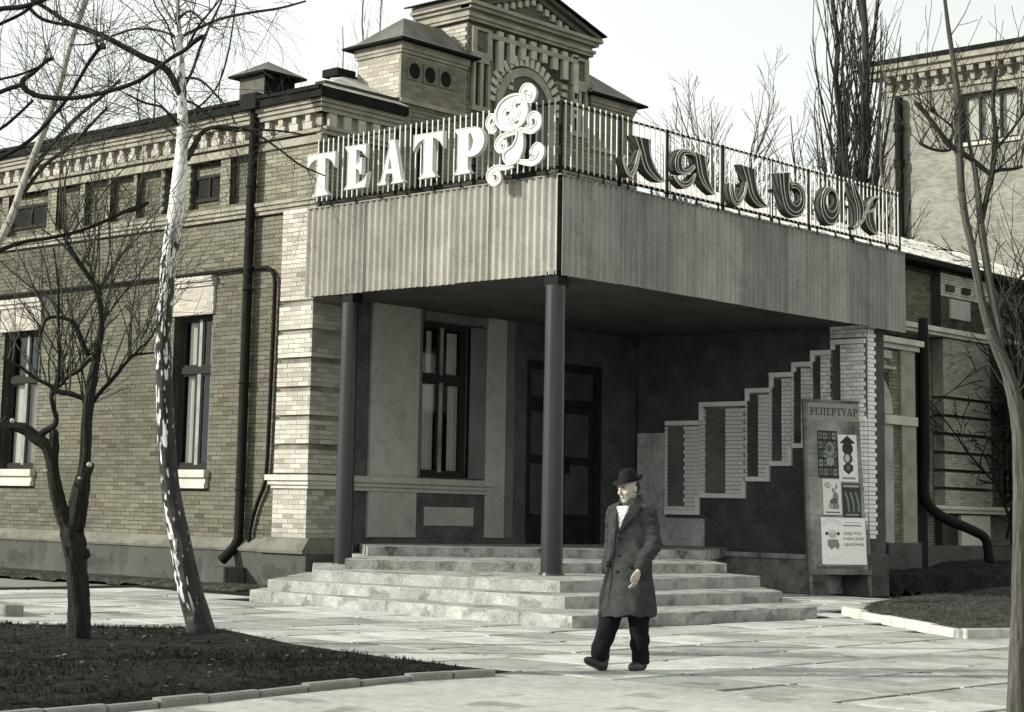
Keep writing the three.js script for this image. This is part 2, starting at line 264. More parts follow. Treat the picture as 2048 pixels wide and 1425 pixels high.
function grass(poly, H, n, seed, m, hmin, hmax, dens, near) { // short tufts
  const r = rng(seed), blades = [];
  const pos = [], N = [], idx = []; for (let k = 0; k < 5; k++) { const a = r() * 6.28, l = .5 + r() * .5, dx = Math.cos(a), dz = Math.sin(a), o = (r() - .5) * .5, p = (r() - .5) * .5, b = pos.length / 3; pos.push(o - dz * .06, 0, p + dx * .06, o + dz * .06, 0, p - dx * .06, o + dx * .55 * l, l, p + dz * .55 * l); idx.push(b, b + 1, b + 2); }
  const g = new THREE.BufferGeometry(); g.setAttribute('position', new THREE.Float32BufferAttribute(pos, 3)); g.setIndex(idx); g.computeVertexNormals();
  const xs = poly.map(p => p[0]), zs = poly.map(p => p[1]), x0 = Math.max(near[0], Math.min(...xs)), x1 = Math.max(...xs), z0 = Math.min(...zs), z1 = Math.max(...zs), L = [];
  for (let k = 0; k < n; k++) { const x = x0 + r() * (x1 - x0), z = z0 + r() * (z1 - z0); if (!inPoly(x, z, poly)) continue; const d = fbm(x * .06, z * .06, 10, seed + 3, 4); if (r() > dens + (d - .5) * 2.2) continue; L.push([x, H(x, z) - .004, z]); }
  const im = new THREE.InstancedMesh(g, m, L.length), o = new THREE.Object3D(), c = new THREE.Color();
  L.forEach((p, i) => { o.position.set(...p); o.rotation.set((r() - .5) * .5, r() * 6.28, (r() - .5) * .5); const s = lerp(hmin, hmax, r() * r()); o.scale.set(s * 1.1, s, s * 1.1); o.updateMatrix(); im.setMatrixAt(i, o.matrix); const t = .5 + r() * .9; im.setColorAt(i, c.setRGB(t, t, t)); });
  im.castShadow = im.receiveShadow = true; im.name = numbered('grass'); im.userData.kind = 'stuff'; scene.add(im); return im;
}
mat('grassBlade', [.020, .023, .015], { roughness: 1, side: THREE.DoubleSide }); mat('grassDry', [.075, .073, .056], { roughness: 1, side: THREE.DoubleSide });
{
  const [g, H] = bedMesh(LAWN, .07, .12, .07, 5); struct('lawn_soil', g, M.soil);
  mat('deadLeaf', [.09, .085, .065], { roughness: 1 }); { const r = rng(55), q = new THREE.CircleGeometry(1, 6), L = []; q.rotateX(-Math.PI / 2); for (let k = 0; k < 900; k++) { const x = -14.5 + r() * 7, z = r() * 7; if (inPoly(x, z, LAWN)) L.push([x, H(x, z) + .012, z]); } const im = new THREE.InstancedMesh(q, M.deadLeaf, L.length), o = new THREE.Object3D(), c = new THREE.Color(); L.forEach((p, i) => { o.position.set(...p); o.rotation.set((r() - .5) * 1.2, r() * 6, (r() - .5) * 1.2); const s = .008 + r() * .016; o.scale.set(s, s, s * (.5 + r() * .5)); o.updateMatrix(); im.setMatrixAt(i, o.matrix); const t = .3 + r() * 1.1; im.setColorAt(i, c.setRGB(t, t, t)); }); im.name = 'fallen_leaves'; im.userData.kind = 'stuff'; im.receiveShadow = im.castShadow = true; scene.add(im); tag(im, 'dry fallen leaves scattered over the dark lawn', 'leaves'); }
  tag(grass(LAWN, H, 60000, 31, M.grassBlade, .02, .075, .38, [-14.5]), 'dark short grass on the soil round the leaning birch', 'grass');
  const [g2, H2] = bedMesh(BED, .10, .16, .09, 15); struct('flower_bed_soil', g2, M.soilR);
  tag(grass(BED, H2, 22000, 37, M.grassDry, .03, .09, .3, [-2]), 'sparse dry grass on the bed at the right behind the pale kerb', 'grass');
}
function kerb(name, label, pts, len, w, h, m, seed) {
  const k = thing(name, label, 'kerb'); const r = rng(seed);
  for (let i = 0; i < pts.length - 1; i++) {
    const a = V(pts[i][0], 0, pts[i][1]), b = V(pts[i + 1][0], 0, pts[i + 1][1]), L = a.distanceTo(b), n = Math.max(1, Math.round(L / len)), d = b.clone().sub(a).normalize();
    for (let q = 0; q < n; q++) { const s = L / n, g = bx(-s / 2 + .008, s / 2 - .008, -.1, h + (r() - .5) * .035, -w / 2 + (r() - .5) * .02, w / 2 + (r() - .5) * .02, .016); g.rotateY(Math.atan2(-d.z, d.x) + (r() - .5) * .02); const c = a.clone().addScaledVector(d, (q + .5) * s); g.translate(c.x, 0, c.z); mesh('kerb_stone', g, m, k); }
  }
  return k;
}
kerb('lawn_kerb', 'low weathered kerb stones along the front edge of the lawn', [[-8.82, 6.66], [-9.75, 6.58], [-10.96, 6.71], [-12.07, 6.91], [-13, 7.01], [-15, 7.15]], .5, .10, .05, M.kerb, 3);
kerb('bed_kerb', 'pale concrete kerb round the bed at the right', [[2.78, 3.02], [-.42, 6.5], [.75, 6.98], [2.6, 7.45]], 1.0, .12, .10, M.kerbPale, 4);
{ const t = thing('kerb_block', 'loose concrete block lying on the paving at the left edge', 'block'); const a = V(-7.6, 0, -1.55); mesh('block', (() => { const g = bx(-.62, .55, 0, .13, -.12, .12, .02); g.rotateY(1.25); g.translate(a.x - .15, 0, a.z - .6); return g; })(), M.kerb, t); }
{ // dirt strip along the plinth
  const P = [[-1.15, -5.6], [.1, -5.3], [.1, -18], [-1.9, -18], [-1.7, -12], [-1.2, -8]]; const [g, H] = bedMesh(P, .05, .08, .1, 25); struct('dirt_strip', g, M.soilR);
}
// ---------------------------------------------------------------- bricks
// wall skin with openings: axis 'x' faces -X at X=c (u=z), axis 'z' faces +Z at Z=c (u=x)
function wallGeo(axis, c, u0, u1, v0, v1, holes, th) {
  const us = [u0, u1], vs = [v0, v1]; for (const h of holes) { us.push(h[0], h[1]); vs.push(h[2], h[3]); }
  const U = [...new Set(us.filter(x => x >= u0 && x <= u1))].sort((a, b) => a - b), W = [...new Set(vs.filter(x => x >= v0 && x <= v1))].sort((a, b) => a - b), out = [];
  for (let j = 0; j < W.length - 1; j++) { let s = null; for (let i = 0; i < U.length - 1; i++) {
      const mu = (U[i] + U[i + 1]) / 2, mv = (W[j] + W[j + 1]) / 2, hole = holes.some(h => mu > h[0] && mu < h[1] && mv > h[2] && mv < h[3]);
      if (!hole && s === null) s = U[i]; if ((hole || i === U.length - 2) && s !== null) { const e = hole ? U[i] : U[i + 1]; out.push(axis === 'x' ? bx(c, c + th, W[j], W[j + 1], s, e) : bx(s, e, W[j], W[j + 1], c - th, c)); s = null; } } }
  return merge(out);
}
const BL = .25, BH = .065, JT = .012;
const brickGeo = (() => { const g = new THREE.BoxGeometry(1, 1, 1); return g; })();
class BrickField {
  constructor(owner, seed) { this.owner = owner; this.list = []; this.r = rng(seed); }
  // m: 'lit' | 'pale'; bricks stand 7 mm proud of the mortar face c
  wall(axis, c, u0, u1, v0, v1, holes, m, parent, L = BL, Hh = BH, tone = 1, pr = .007) {
    const r = this.r; let row = 0;
    for (let v = v0 + JT / 2; v + Hh <= v1 + .004; v += Hh + JT, row++) {
      for (let u = u0 - (row % 2) * (L + JT) / 2; u < u1; u += L + JT) {
        let a = Math.max(u, u0 + .002), b = Math.min(u + L, u1 - .002); if (b - a < .03) continue;
        for (const h of holes) if (v + Hh > h[2] + .01 && v < h[3] - .01) { if (a < h[1] && b > h[0]) { if (a < h[0] && h[0] - a > .04) b = h[0]; else if (b > h[1] && b - h[1] > .04) a = h[1]; else { a = 1; b = 0; } } }
        if (b - a < .03) continue;
        const wt = 1 + .9 * (fbm(u * .045 + .13, v * .06 + (axis === 'x' ? 0 : .37), 6, 401, 5) - .5) + .25 * (fbm(u * .02, v * .4, 8, 407, 3) - .5); const t = pr + (r() - .5) * .006, d = .05; const cu = (a + b) / 2, cv = v + Hh / 2;
        const p = axis === 'x' ? V(c - t + d / 2, cv, cu) : V(cu, cv, c + t - d / 2), s = axis === 'x' ? V(d, Hh, b - a) : V(b - a, Hh, d);
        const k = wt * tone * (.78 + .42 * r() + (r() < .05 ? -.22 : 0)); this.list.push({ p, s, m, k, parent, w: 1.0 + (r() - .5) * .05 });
      }
    }
  }
  build(limit = 290) {
    for (const b of this.list) { const q = toPixel(b.p); b.see = q[0] > 5 && q[0] < 2043 && q[1] > 5 && q[1] < 1420 ? 1 / q[2] : 0; }
    this.list.sort((a, b) => b.see - a.see);
    const tones = {}; const base = { lit: M.brickLit, pale: M.brickPale };
    const one = this.list.slice(0, limit), rest = this.list.slice(limit);
    for (const b of one) { const q = Math.round(b.k * 6), key = b.m + q; if (!tones[key]) { tones[key] = base[b.m].clone(); tones[key].color.multiplyScalar(q / 6); } const me = mesh('brick', brickGeo, tones[key], b.parent); me.position.copy(b.p); me.scale.copy(b.s); }
    for (const k of ['lit', 'pale']) { const L = rest.filter(b => b.m === k); if (!L.length) continue;
      const im = new THREE.InstancedMesh(brickGeo, base[k], L.length), o = new THREE.Object3D(), c = new THREE.Color();
      L.forEach((b, i) => { o.position.copy(b.p); o.scale.copy(b.s); o.updateMatrix(); im.setMatrixAt(i, o.matrix); im.setColorAt(i, c.setRGB(b.k * b.w, b.k, b.k * .98)); });
      im.name = k === 'lit' ? 'wall_bricks' : 'pale_bricks'; im.castShadow = im.receiveShadow = true; im.userData.kind = 'stuff'; this.owner.add(im); }
  }
}
// ---------------------------------------------------------------- the theatre
const theatre = thing('theatre_building', 'old brick theatre with dentil cornice, small pediment and quoined corner pier', 'building');
const bf = new BrickField(theatre, 71);
function windowIn(axis, c, u0, u1, v0, v1, mullion, tr0, tr1, parent, depth = .16, curtains = [], light = false) {
  // c: plane of the wall face; the joinery sits 'depth' behind it
  const B = (a, b, y0, y1, d0, d1) => axis === 'x' ? bx(c + d0, c + d1, y0, y1, a, b) : bx(a, b, y0, y1, c - d1, c - d0);
  const fm = light ? M.windowPale : M.windowFrame, D = depth, e = .003, F = .075;
  const fr = mesh('window', merge([B(u0 + e, u0 + F, v0 + e, v1 - e, D, D + .09), B(u1 - F, u1 - e, v0 + e, v1 - e, D, D + .09), B(u0 + F, u1 - F, v0 + e, v0 + F + .02, D, D + .09), B(u0 + F, u1 - F, v1 - F, v1 - e, D, D + .09),
    B(u0 + F, u1 - F, tr0, tr1, D - .015, D + .088)]), fm, parent);
  const lo = v0 + F + .02, hi = v1 - F, xs = [u0 + F, ...mullion, u1 - F];
  const pale = [];
  for (const mu of mullion) { pale.push(B(mu - .045, mu + .045, lo, tr0, D + .002, D + .07)); pale.push(B(mu - .04, mu + .04, tr1, hi, D + .002, D + .07)); }
  for (let k = 0; k < xs.length - 1; k++) for (const [a, b] of [[lo, tr0], [tr1, hi]]) { const s = k ? .045 : 0, t = k < xs.length - 2 ? .045 : 0, x0 = xs[k] + s, x1 = xs[k + 1] - t, w = .035;
      mesh('casement', merge([B(x0, x0 + w, a, b, D + .02, D + .06), B(x1 - w, x1, a, b, D + .02, D + .06), B(x0 + w, x1 - w, a, a + w, D + .02, D + .06), B(x0 + w, x1 - w, b - w, b, D + .02, D + .06)]), fm, fr);
      const g = axis === 'x' ? new THREE.PlaneGeometry(x1 - x0 - 2 * w + .01, b - a - 2 * w + .01) : new THREE.PlaneGeometry(x1 - x0 - 2 * w + .01, b - a - 2 * w + .01);
      if (axis === 'x') { g.rotateY(-Math.PI / 2); g.translate(c + D + .04, (a + b) / 2, (x0 + x1) / 2); } else g.translate((x0 + x1) / 2, (a + b) / 2, c - D - .04);
      mesh('pane', g, M.glass, fr); }
  if (pale.length) mesh('mullion', merge(pale), M.windowPale, fr);
  // reveal lining and dark room behind
  const R = .9;
  mesh('room', merge([B(u0 - .3, u1 + .3, v0 - .3, v1 + .3, R, R + .02), B(u0 - .3, u0 - .28, v0 - .3, v1 + .3, .27, R), B(u1 + .28, u1 + .3, v0 - .3, v1 + .3, .27, R), B(u0 - .3, u1 + .3, v0 - .32, v0 - .3, .27, R), B(u0 - .3, u1 + .3, v1 + .3, v1 + .32, .27, R)]), M.interior, fr);
  for (const [a, b, y0, y1] of curtains) { // folded curtain strips behind the glass
    const n = Math.max(4, Math.round((b - a) / .025)), W = b - a, g = new THREE.PlaneGeometry(W, y1 - y0, n, 1), P = g.attributes.position; for (let i = 0; i < P.count; i++) P.setZ(i, Math.sin(P.getX(i) * 70) * .018); g.computeVertexNormals();
    if (axis === 'x') { g.rotateY(-Math.PI / 2); g.translate(c + D + .14, (y0 + y1) / 2, (a + b) / 2); } else g.translate((a + b) / 2, (y0 + y1) / 2, c - D - .14);
    mesh('curtain', boxUV(g), M.curtain, fr); }
  return fr;
}
// ---- left facade, X = 0.2, facing the street
const FX = .2, ZF = -17.5;
{
  const holes = [[-9.12, -8.05, 1.93, 4.67], [-14.5, -13.28, 1.93, 4.64]];
  const wall = mesh('wall', wallGeo('x', FX + .007, ZF, -5.42, .0, 6.3, holes, .25), M.mortar, theatre);
  const skip = [...holes, [-9.22, -7.99, 4.65, 5.34], [-14.6, -13.22, 4.62, 5.28], [-9.2, -7.98, 1.6, 1.94], [-14.6, -13.2, 1.6, 1.94], [-6.10, -5.2, .5, 6.3]];
  bf.wall('x', FX + .007, ZF, -5.45, .79, 6.29, skip, 'lit', wall);
  bf.wall('x', FX + .007, ZF, -5.45, 6.5, 6.57, [], 'lit', wall);
  windowIn('x', FX, -9.12, -8.05, 1.93, 4.67, [-8.56], 3.63, 3.76, theatre, .16, [[-9.0, -8.86, 2.05, 3.6], [-8.44, -8.2, 2.05, 3.6], [-9.0, -8.84, 3.8, 4.55], [-8.42, -8.25, 3.8, 4.5]]);
  windowIn('x', FX, -14.5, -13.28, 1.93, 4.64, [-13.9], 3.62, 3.75, theatre, .16, [[-13.85, -13.4, 2.05, 3.6], [-14.4, -14.1, 2.05, 3.6]]);
  for (const [a, b, y0, y1] of [[-9.2, -8.0, 4.66, 5.33], [-14.6, -13.22, 4.64, 5.27]]) {
    const h = mesh('window_hood', merge([bx(FX - .05, FX + .05, y0, y1 - .17, a, b, .006), bx(FX - .09, FX + .05, y1 - .17, y1 - .09, a - .01, b + .012, .006), bx(FX - .13, FX + .05, y1 - .09, y1, a - .02, b + .022, .006)]), M.trimPale, theatre);
    bf.wall('x', FX - .05, a + .002, b - .002, y0, y1 - .17, [], 'pale', h, .25, .065, 1.0, .004);
  }
  for (const [a, b] of [[-9.2, -7.98], [-14.6, -13.2]]) mesh('window_sill', merge([bx(FX - .12, FX + .2, 1.80, 1.93, a, b, .008), bx(FX - .06, FX + .05, 1.70, 1.80, a + .03, b - .03, .005), bx(FX - .09, FX + .05, 1.61, 1.70, a + .06, b - .02, .005)]), M.trimPale, theatre);
  // plinth with sloped cap
  mesh('plinth', bx(.03, FX + .3, -.3, .58, ZF, -5.0 - .2), M.plinth, theatre);
  { const s = new THREE.Shape([[.0, .58], [-.015, .62], [.19, .79], [.3, .79], [.3, .58]].map(p => new THREE.Vector2(...p))); const g = new THREE.ExtrudeGeometry(s, { depth: -6.06 - ZF, bevelEnabled: false }); g.translate(0, 0, ZF); mesh('plinth_cap', boxUV(g), M.plinthCap, theatre); }
  // string courses
  mesh('string_course', merge([bx(FX - .06, FX + .1, 6.29, 6.36, ZF, -5.38), bx(FX - .10, FX + .1, 6.36, 6.43, ZF, -5.36), bx(FX - .13, FX + .1, 6.43, 6.49, ZF, -5.34)]), M.trimBrick, theatre);
  // frieze: piers standing proud of recessed panels
  const panels = [[-7.74, -7.02], [-9.6, -8.96], [-10.42, -9.7], [-11.24, -10.52], [-12.06, -11.34], [-12.98, -12.2], [-15.6, -14.86], [-16.5, -15.75]], wins = [[-8.84, -8.0], [-14.64, -13.27]];
  const all = [...panels, ...wins].map(([a, b]) => [a, b, 6.57, 7.42]);
  const fz = mesh('frieze', wallGeo('x', FX + .007, ZF, -5.42, 6.49, 7.72, all, .12), M.mortar, theatre);
  bf.wall('x', FX + .007, ZF, -5.45, 6.57, 7.42, all, 'lit', fz, .25, .065, 1.5);
  const back = mesh('frieze_panel', merge([bx(FX + .15, FX + .3, 6.5, 7.5, ZF, -5.5)]), M.mortar, theatre);
  for (const [a, b] of panels) bf.wall('x', FX + .15, a, b, 6.57, 7.42, [], 'lit', back, .25, .065, .85);
  for (const [a, b] of wins) { bf.wall('x', FX + .15, a, b, 7.2, 7.42, [], 'lit', back, .25, .065, 1.35); bf.wall('x', FX + .15, a, b, 6.57, 6.72, [], 'lit', back, .25, .065, 1); const w = mesh('attic_window', merge([bx(FX + .1, FX + .16, 6.72, 6.78, a, b), bx(FX + .1, FX + .16, 7.14, 7.2, a, b), bx(FX + .1, FX + .16, 6.78, 7.14, a, a + .05), bx(FX + .1, FX + .16, 6.78, 7.14, b - .05, b), bx(FX + .1, FX + .16, 6.78, 7.14, (a + b) / 2 - .02, (a + b) / 2 + .02)]), M.windowFrame, theatre);
    mesh('louvre', bx(FX + .13, FX + .148, 6.78, 7.14, a + .05, b - .05), M.darkMetal, w); }
  // cornice courses, dentils
  mesh('cornice', merge([bx(FX - .05, FX + .12, 7.42, 7.48, ZF, -5.37), bx(FX - .02, FX + .12, 7.48, 7.56, ZF, -5.385), bx(FX - .06, FX + .12, 7.60, 7.66, ZF, -5.36), bx(FX + .03, FX + .2, 7.66, 7.93, ZF, -5.44), bx(FX - .10, FX + .2, 7.93, 8.01, ZF, -5.33), bx(FX - .14, FX + .2, 8.01, 8.08, ZF, -5.29), bx(FX - .18, FX + .2, 8.08, 8.15, ZF, -5.25)]), M.trimBrick, theatre);
  const rr = rng(5);
  for (let z = -5.62, k = 0; z > -16.6; z -= .345, k++) { const t = M.brickPale; mesh('dentil', merge([bx(FX - .06, FX + .04, 7.67, 7.79, z - .19, z + .03), bx(FX - .06, FX + .04, 7.80, 7.92, z - .13, z - .02)]), t, theatre); }
}
// ---- corner pier with banded rustication
{
  const X0 = 0, Z0 = -6.08, Z1 = -5.25, X1 = .72;
  const core = mesh('pier', merge([bx(X0 + .05, X1, .8, 4.8, Z0 + .05, Z1 - .06), bx(.02, .8, 4.73, 6.29, Z0, Z1 - .02)]), M.mortarPale, theatre);
  bf.wall('x', .02, Z0, Z1 - .02, 4.74, 6.28, [], 'pale', core, .25, .065, .95); 
  const bands = [[1.88, 2.28], [2.36, 2.75], [2.83, 3.22], [3.30, 3.70], [3.78, 4.17], [4.25, 4.68]];
  for (const [y0, y1] of bands) {
    const b = mesh('quoin', bx(X0 + .007, X1, y0, y1, Z0, Z1 - .007, .006), M.mortarPale, theatre);
    bf.wall('x', X0 + .007, Z0, Z1 - .007, y0, y1, [], 'pale', b, .25, .065, 1.12, .005); bf.wall('z', Z1 - .007, X0, X1, y0, y1, [], 'pale', b, .25, .065, .75, .005);  // sun side toned lighter, shaded side darker: shading put into the brick colour
  }
  const lo = mesh('quoin', bx(X0 + .007, X1, .83, 1.64, Z0, Z1 - .007), M.mortarPale, theatre);
  bf.wall('x', X0 + .007, Z0, Z1 - .007, .83, 1.64, [], 'pale', lo, .25, .065, 1.05, .005); bf.wall('z', Z1 - .007, X0, X1, .83, 1.64, [], 'pale', lo, .25, .065, .7, .005);  // lower block: same light and shade painted into its two sides
  mesh('pier_moulding', merge([bx(-.10, X1, 1.76, 1.85, -6.2, -5.13, .01), bx(-.06, X1, 1.69, 1.76, -6.16, -5.17, .006), bx(-.02, X1, 1.63, 1.69, -6.12, -5.21, .004)]), M.trimPale, theatre);
  { const s = new THREE.Shape([[-.12, .58], [-.13, .63], [.01, .83], [.8, .83], [.8, .58]].map(p => new THREE.Vector2(...p))); const g = new THREE.ExtrudeGeometry(s, { depth: 1.1, bevelEnabled: false }); g.translate(0, 0, -6.28); mesh('pier_cap', boxUV(g), M.plinthCap, theatre); }
  mesh('pier_plinth', bx(-.06, .75, -.3, .58, -6.24, -5.16, .012), M.plinth, theatre);
}
// ---- porch wall facing the canopy, Z = -5.4
const WZ = -5.45;
{
  const hole = [[2.8, 4.08, 1.9, 4.64], [5.68, 7.97, .6, 4.17]];
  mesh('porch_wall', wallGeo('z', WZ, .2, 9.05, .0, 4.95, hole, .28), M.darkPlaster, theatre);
  mesh('porch_panel', bx(1.55, 2.72, .85, 4.95, WZ - .05, WZ + .06, .01), M.palePlaster, theatre);
  mesh('porch_panel', bx(4.5, 5.03, .85, 4.9, WZ - .05, WZ + .06, .01), M.palePlaster, theatre);
  mesh('porch_panel', bx(5.03, 5.3, .85, 4.9, WZ - .05, WZ + .025), M.midPlaster, theatre);
  mesh('window_surround', merge([bx(2.72, 2.8, 1.9, 4.95, WZ - .05, WZ + .04), bx(4.08, 4.5, 1.9, 4.62, WZ - .05, WZ + .03), bx(2.84, 4.46, 4.66, 4.82, WZ - .05, WZ + .09, .008)]), M.midPlaster, theatre);
  mesh('porch_moulding', merge([bx(.72, 4.62, 1.76, 1.87, WZ - .05, WZ + .18, .012), bx(.72, 4.58, 1.69, 1.76, WZ - .05, WZ + .13, .008), bx(.72, 4.55, 1.62, 1.69, WZ - .05, WZ + .09, .006)]), M.palePlaster, theatre);
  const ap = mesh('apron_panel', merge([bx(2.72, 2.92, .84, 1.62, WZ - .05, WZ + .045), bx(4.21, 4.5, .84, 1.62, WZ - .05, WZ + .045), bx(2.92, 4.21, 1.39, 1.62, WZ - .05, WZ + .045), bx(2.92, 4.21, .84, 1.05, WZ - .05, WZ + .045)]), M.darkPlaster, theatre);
  mesh('pale_inset', bx(2.925, 4.205, 1.055, 1.385, WZ - .05, WZ + .06, .012), M.palePlaster, theatre);
  windowIn('z', WZ, 2.8, 4.08, 1.9, 4.64, [3.44], 3.58, 3.70, theatre, .1, [[3.12, 3.38, 2.0, 3.55], [3.78, 4.0, 2.0, 3.55], [3.16, 3.32, 3.72, 4.5], [3.7, 3.98, 3.72, 4.5]]);
  mesh('porch_base', bx(.72, 5.68, .6, .84, WZ - .05, WZ + .035), M.darkPlaster, theatre);
  // double door with transom light
  const d = mesh('door', merge([bx(5.68, 5.83, .72, 4.17, WZ - .2, WZ - .04), bx(7.84, 7.97, .72, 4.17, WZ - .2, WZ - .04), bx(5.83, 7.84, 4.02, 4.17, WZ - .2, WZ - .04), bx(5.83, 7.84, 3.38, 3.48, WZ - .2, WZ - .03)]), M.doorDark, theatre);
  for (const [a, b] of [[5.83, 6.83], [6.84, 7.84]]) {
    const lf = mesh('door_leaf', merge([bx(a, a + .12, .74, 3.38, WZ - .19, WZ - .12), bx(b - .12, b, .74, 3.38, WZ - .19, WZ - .12), bx(a + .12, b - .12, 3.22, 3.38, WZ - .19, WZ - .12), bx(a + .12, b - .12, .74, 1.3, WZ - .19, WZ - .125), bx(a + .12, b - .12, 2.25, 2.4, WZ - .19, WZ - .12)]), M.doorDark, d);
    mesh('door_panel', merge([bx(a + .12, b - .12, 1.3, 2.25, WZ - .185, WZ - .15), bx(a + .12, b - .12, 2.4, 3.22, WZ - .185, WZ - .15)]), M.doorPanel, d);
    mesh('transom_panel', bx(a + .02, b - .02, 3.48, 4.02, WZ - .18, WZ - .14), M.doorPanel, d);
  }
  mesh('door_lock', bx(6.92, 7.08, 2.08, 2.34, WZ - .12, WZ - .08, .01), M.blackIron, d);
}
// ---- upper south wall, turrets and gable above the canopy
const SZ = -5.4;
{
  const rr = rng(9);
  const win = [[2.35, 3.2, 6.9, 8.05], [4.6, 6.3, 5.2, 7.3]];
  const up = mesh('upper_wall', wallGeo('z', SZ - .007, .25, 8.95, 4.95, 8.5, win, .25), M.mortar, theatre);
  bf.wall('z', SZ - .007, 2.02, 8.95, 6.0, 8.48, win, 'lit', up, .25, .065, 1.25); bf.wall('z', SZ - .007, .26, 2.0, 6.0, 7.56, [], 'lit', up, .25, .065, 1.25);
  for (const [a, b, y0, y1] of win) { const w = mesh('upper_window', merge([bx(a, b, y0, y0 + .07, SZ - .2, SZ - .1), bx(a, b, y1 - .07, y1, SZ - .2, SZ - .1), bx(a, a + .07, y0 + .07, y1 - .07, SZ - .2, SZ - .1), bx(b - .07, b, y0 + .07, y1 - .07, SZ - .2, SZ - .1), bx((a + b) / 2 - .04, (a + b) / 2 + .04, y0 + .07, y1 - .07, SZ - .2, SZ - .1)]), M.windowFrame, theatre); const g = new THREE.PlaneGeometry(b - a - .1, y1 - y0 - .1); g.translate((a + b) / 2, (y0 + y1) / 2, SZ - .15); mesh('pane', g, M.glass, w); mesh('room', bx(a - .2, b + .2, y0 - .2, y1 + .2, SZ - .8, SZ - .78), M.interior, w); }
  // cornice returning on the south side of the wing
  mesh('cornice', merge([bx(FX - .02, 2.0, 7.56, 7.64, SZ - .1, SZ + .05), bx(FX + .03, 2.0, 7.64, 7.70, SZ - .1, SZ + .09), bx(FX + .1, 2.0, 7.70, 7.93, SZ - .1, SZ + .002), bx(FX - .1, 2.0, 7.93, 8.01, SZ - .1, SZ + .09), bx(FX - .14, 2.0, 8.01, 8.08, SZ - .1, SZ + .13), bx(FX - .18, 2.0, 8.08, 8.15, SZ - .1, SZ + .17)]), M.trimBrick, theatre);
  for (let x = .30; x < 1.95; x += .345) mesh('dentil', bx(x, x + .17, 7.70, 7.92, SZ - .05, SZ + .08), M.brickPale, theatre);
  // turrets
  for (const [a, b, left] of [[2.03, 3.75, 1], [7.4, 8.78, 0]]) {
    const t = mesh('turret', merge([bx(a, b, 8.5, 9.34, SZ - 1.08, SZ + .02), bx(a, b, 8.44, 8.52, SZ - 1.1, SZ + .05), bx(a - .03, b, 9.34, 9.40, SZ - 1.1, SZ + .06), bx(a - .05, b + .02, 9.40, 9.56, SZ - 1.12, SZ + .09)]), M.trimBrick, theatre);
    const circ = [[.33, 9.05], [.73, 9.05], [1.14, 9.05]];
    if (left) { bf.wall('x', a, SZ - 1.06, SZ + .0, 8.53, 9.33, [], 'pale', t, .25, .065, .95); bf.wall('x', a, SZ - 1.06, SZ, 7.4, 8.42, [], 'pale', t, .25, .065, .95); mesh('turret_base', bx(a + .005, a + .3, 7.3, 8.45, SZ - 1.06, SZ + .002), M.mortarPale, t);
      bf.wall('z', SZ + .02, a, b, 8.53, 9.33, circ.map(([u, v]) => [a + u - .15, a + u + .15, v - .17, v + .17]), 'lit', t, .25, .065, 1.3);
      for (const [u, v] of circ) { const q = .172, sq = new THREE.Shape([[-q, -q], [q, -q], [q, q], [-q, q]].map(p => new THREE.Vector2(...p))), ho = new THREE.Path(); ho.absarc(0, 0, .145, 0, 6.2832, true); sq.holes.push(ho); const g = new THREE.ExtrudeGeometry(sq, { depth: .05, bevelEnabled: false, curveSegments: 24 }); g.translate(a + u, v, SZ); mesh('round_vent', boxUV(g), M.brickLit, t); const h = new THREE.CircleGeometry(.15, 28); h.translate(a + u, v, SZ + .028); mesh('vent_louvre', boxUV(h), M.interior, t); } }
    else bf.wall('z', SZ + .02, a, b, 8.53, 9.33, [], 'lit', t, .25, .065, 1.1);
    // hipped sheet-metal roof flaring at the eaves
    const e = .2, x0 = a - e, x1 = b + (left ? .16 : .22), z0 = SZ - 1.32, z1 = SZ + e + .05, zm = (z0 + z1) / 2 + .05, y0 = 9.56, rx0 = left ? a + .55 : a - .1, rx1 = left ? b - .15 : b - .9, yr = 10.16;
    const P = [], quad = (...q) => { P.push(q[0], q[1], q[2]); if (q[3]) P.push(q[0], q[2], q[3]); };
    const c = [V(x0, y0, z1), V(x1, y0, z1), V(x1, y0, z0), V(x0, y0, z0)], i_ = .14, m = [V(x0 + i_ * 1.6, y0 + .11, z1 - i_ * 1.6), V(x1 - i_, y0 + .11, z1 - i_ * 1.6), V(x1 - i_, y0 + .11, z0 + i_), V(x0 + i_ * 1.6, y0 + .11, z0 + i_)], rA = V(rx0, yr, zm), rB = V(rx1, yr, zm);
    for (let k = 0; k < 4; k++) quad(c[k], c[(k + 1) % 4], m[(k + 1) % 4], m[k]);
    quad(m[0], m[1], rB, rA); quad(m[1], m[2], rB); quad(m[2], m[3], rA, rB); quad(m[3], m[0], rA);
    const g = new THREE.BufferGeometry().setFromPoints(P); g.computeVertexNormals(); const roof = mesh('turret_roof', boxUV(g), M.roofMetal, t);
    mesh('eave', bx(x0 + .01, x1 - .01, y0 - .035, y0 - .003, z0 + .01, z1 - .01), M.roofDark, t);
  }
  // gable block
  const A = 3.78, B = 7.34, gx = (A + B) / 2, gy = 10.5;
  const gb = mesh('gable', merge([bx(A, B, 8.4, gy, SZ - 1.25, SZ)]), M.mortar, theatre);
  const R = 1.02, ac = [gx - .16, 8.62];
  const gh = [[gx - .16 - .9, gx - .16 + .9, 8.4, 9.7], [3.85, 4.28, 8.75, 9.62], [B - .5, B - .06, 8.75, 9.62], [4.4, 6.85, 9.62, 10.2]];
  bf.wall('z', SZ, A, B, 8.4, 10.3, gh, 'lit', gb, .25, .065, 1.15);
  bf.wall('x', A, SZ - 1.23, SZ - .02, 9.4, 10.28, [], 'pale', gb, .25, .065, .95);
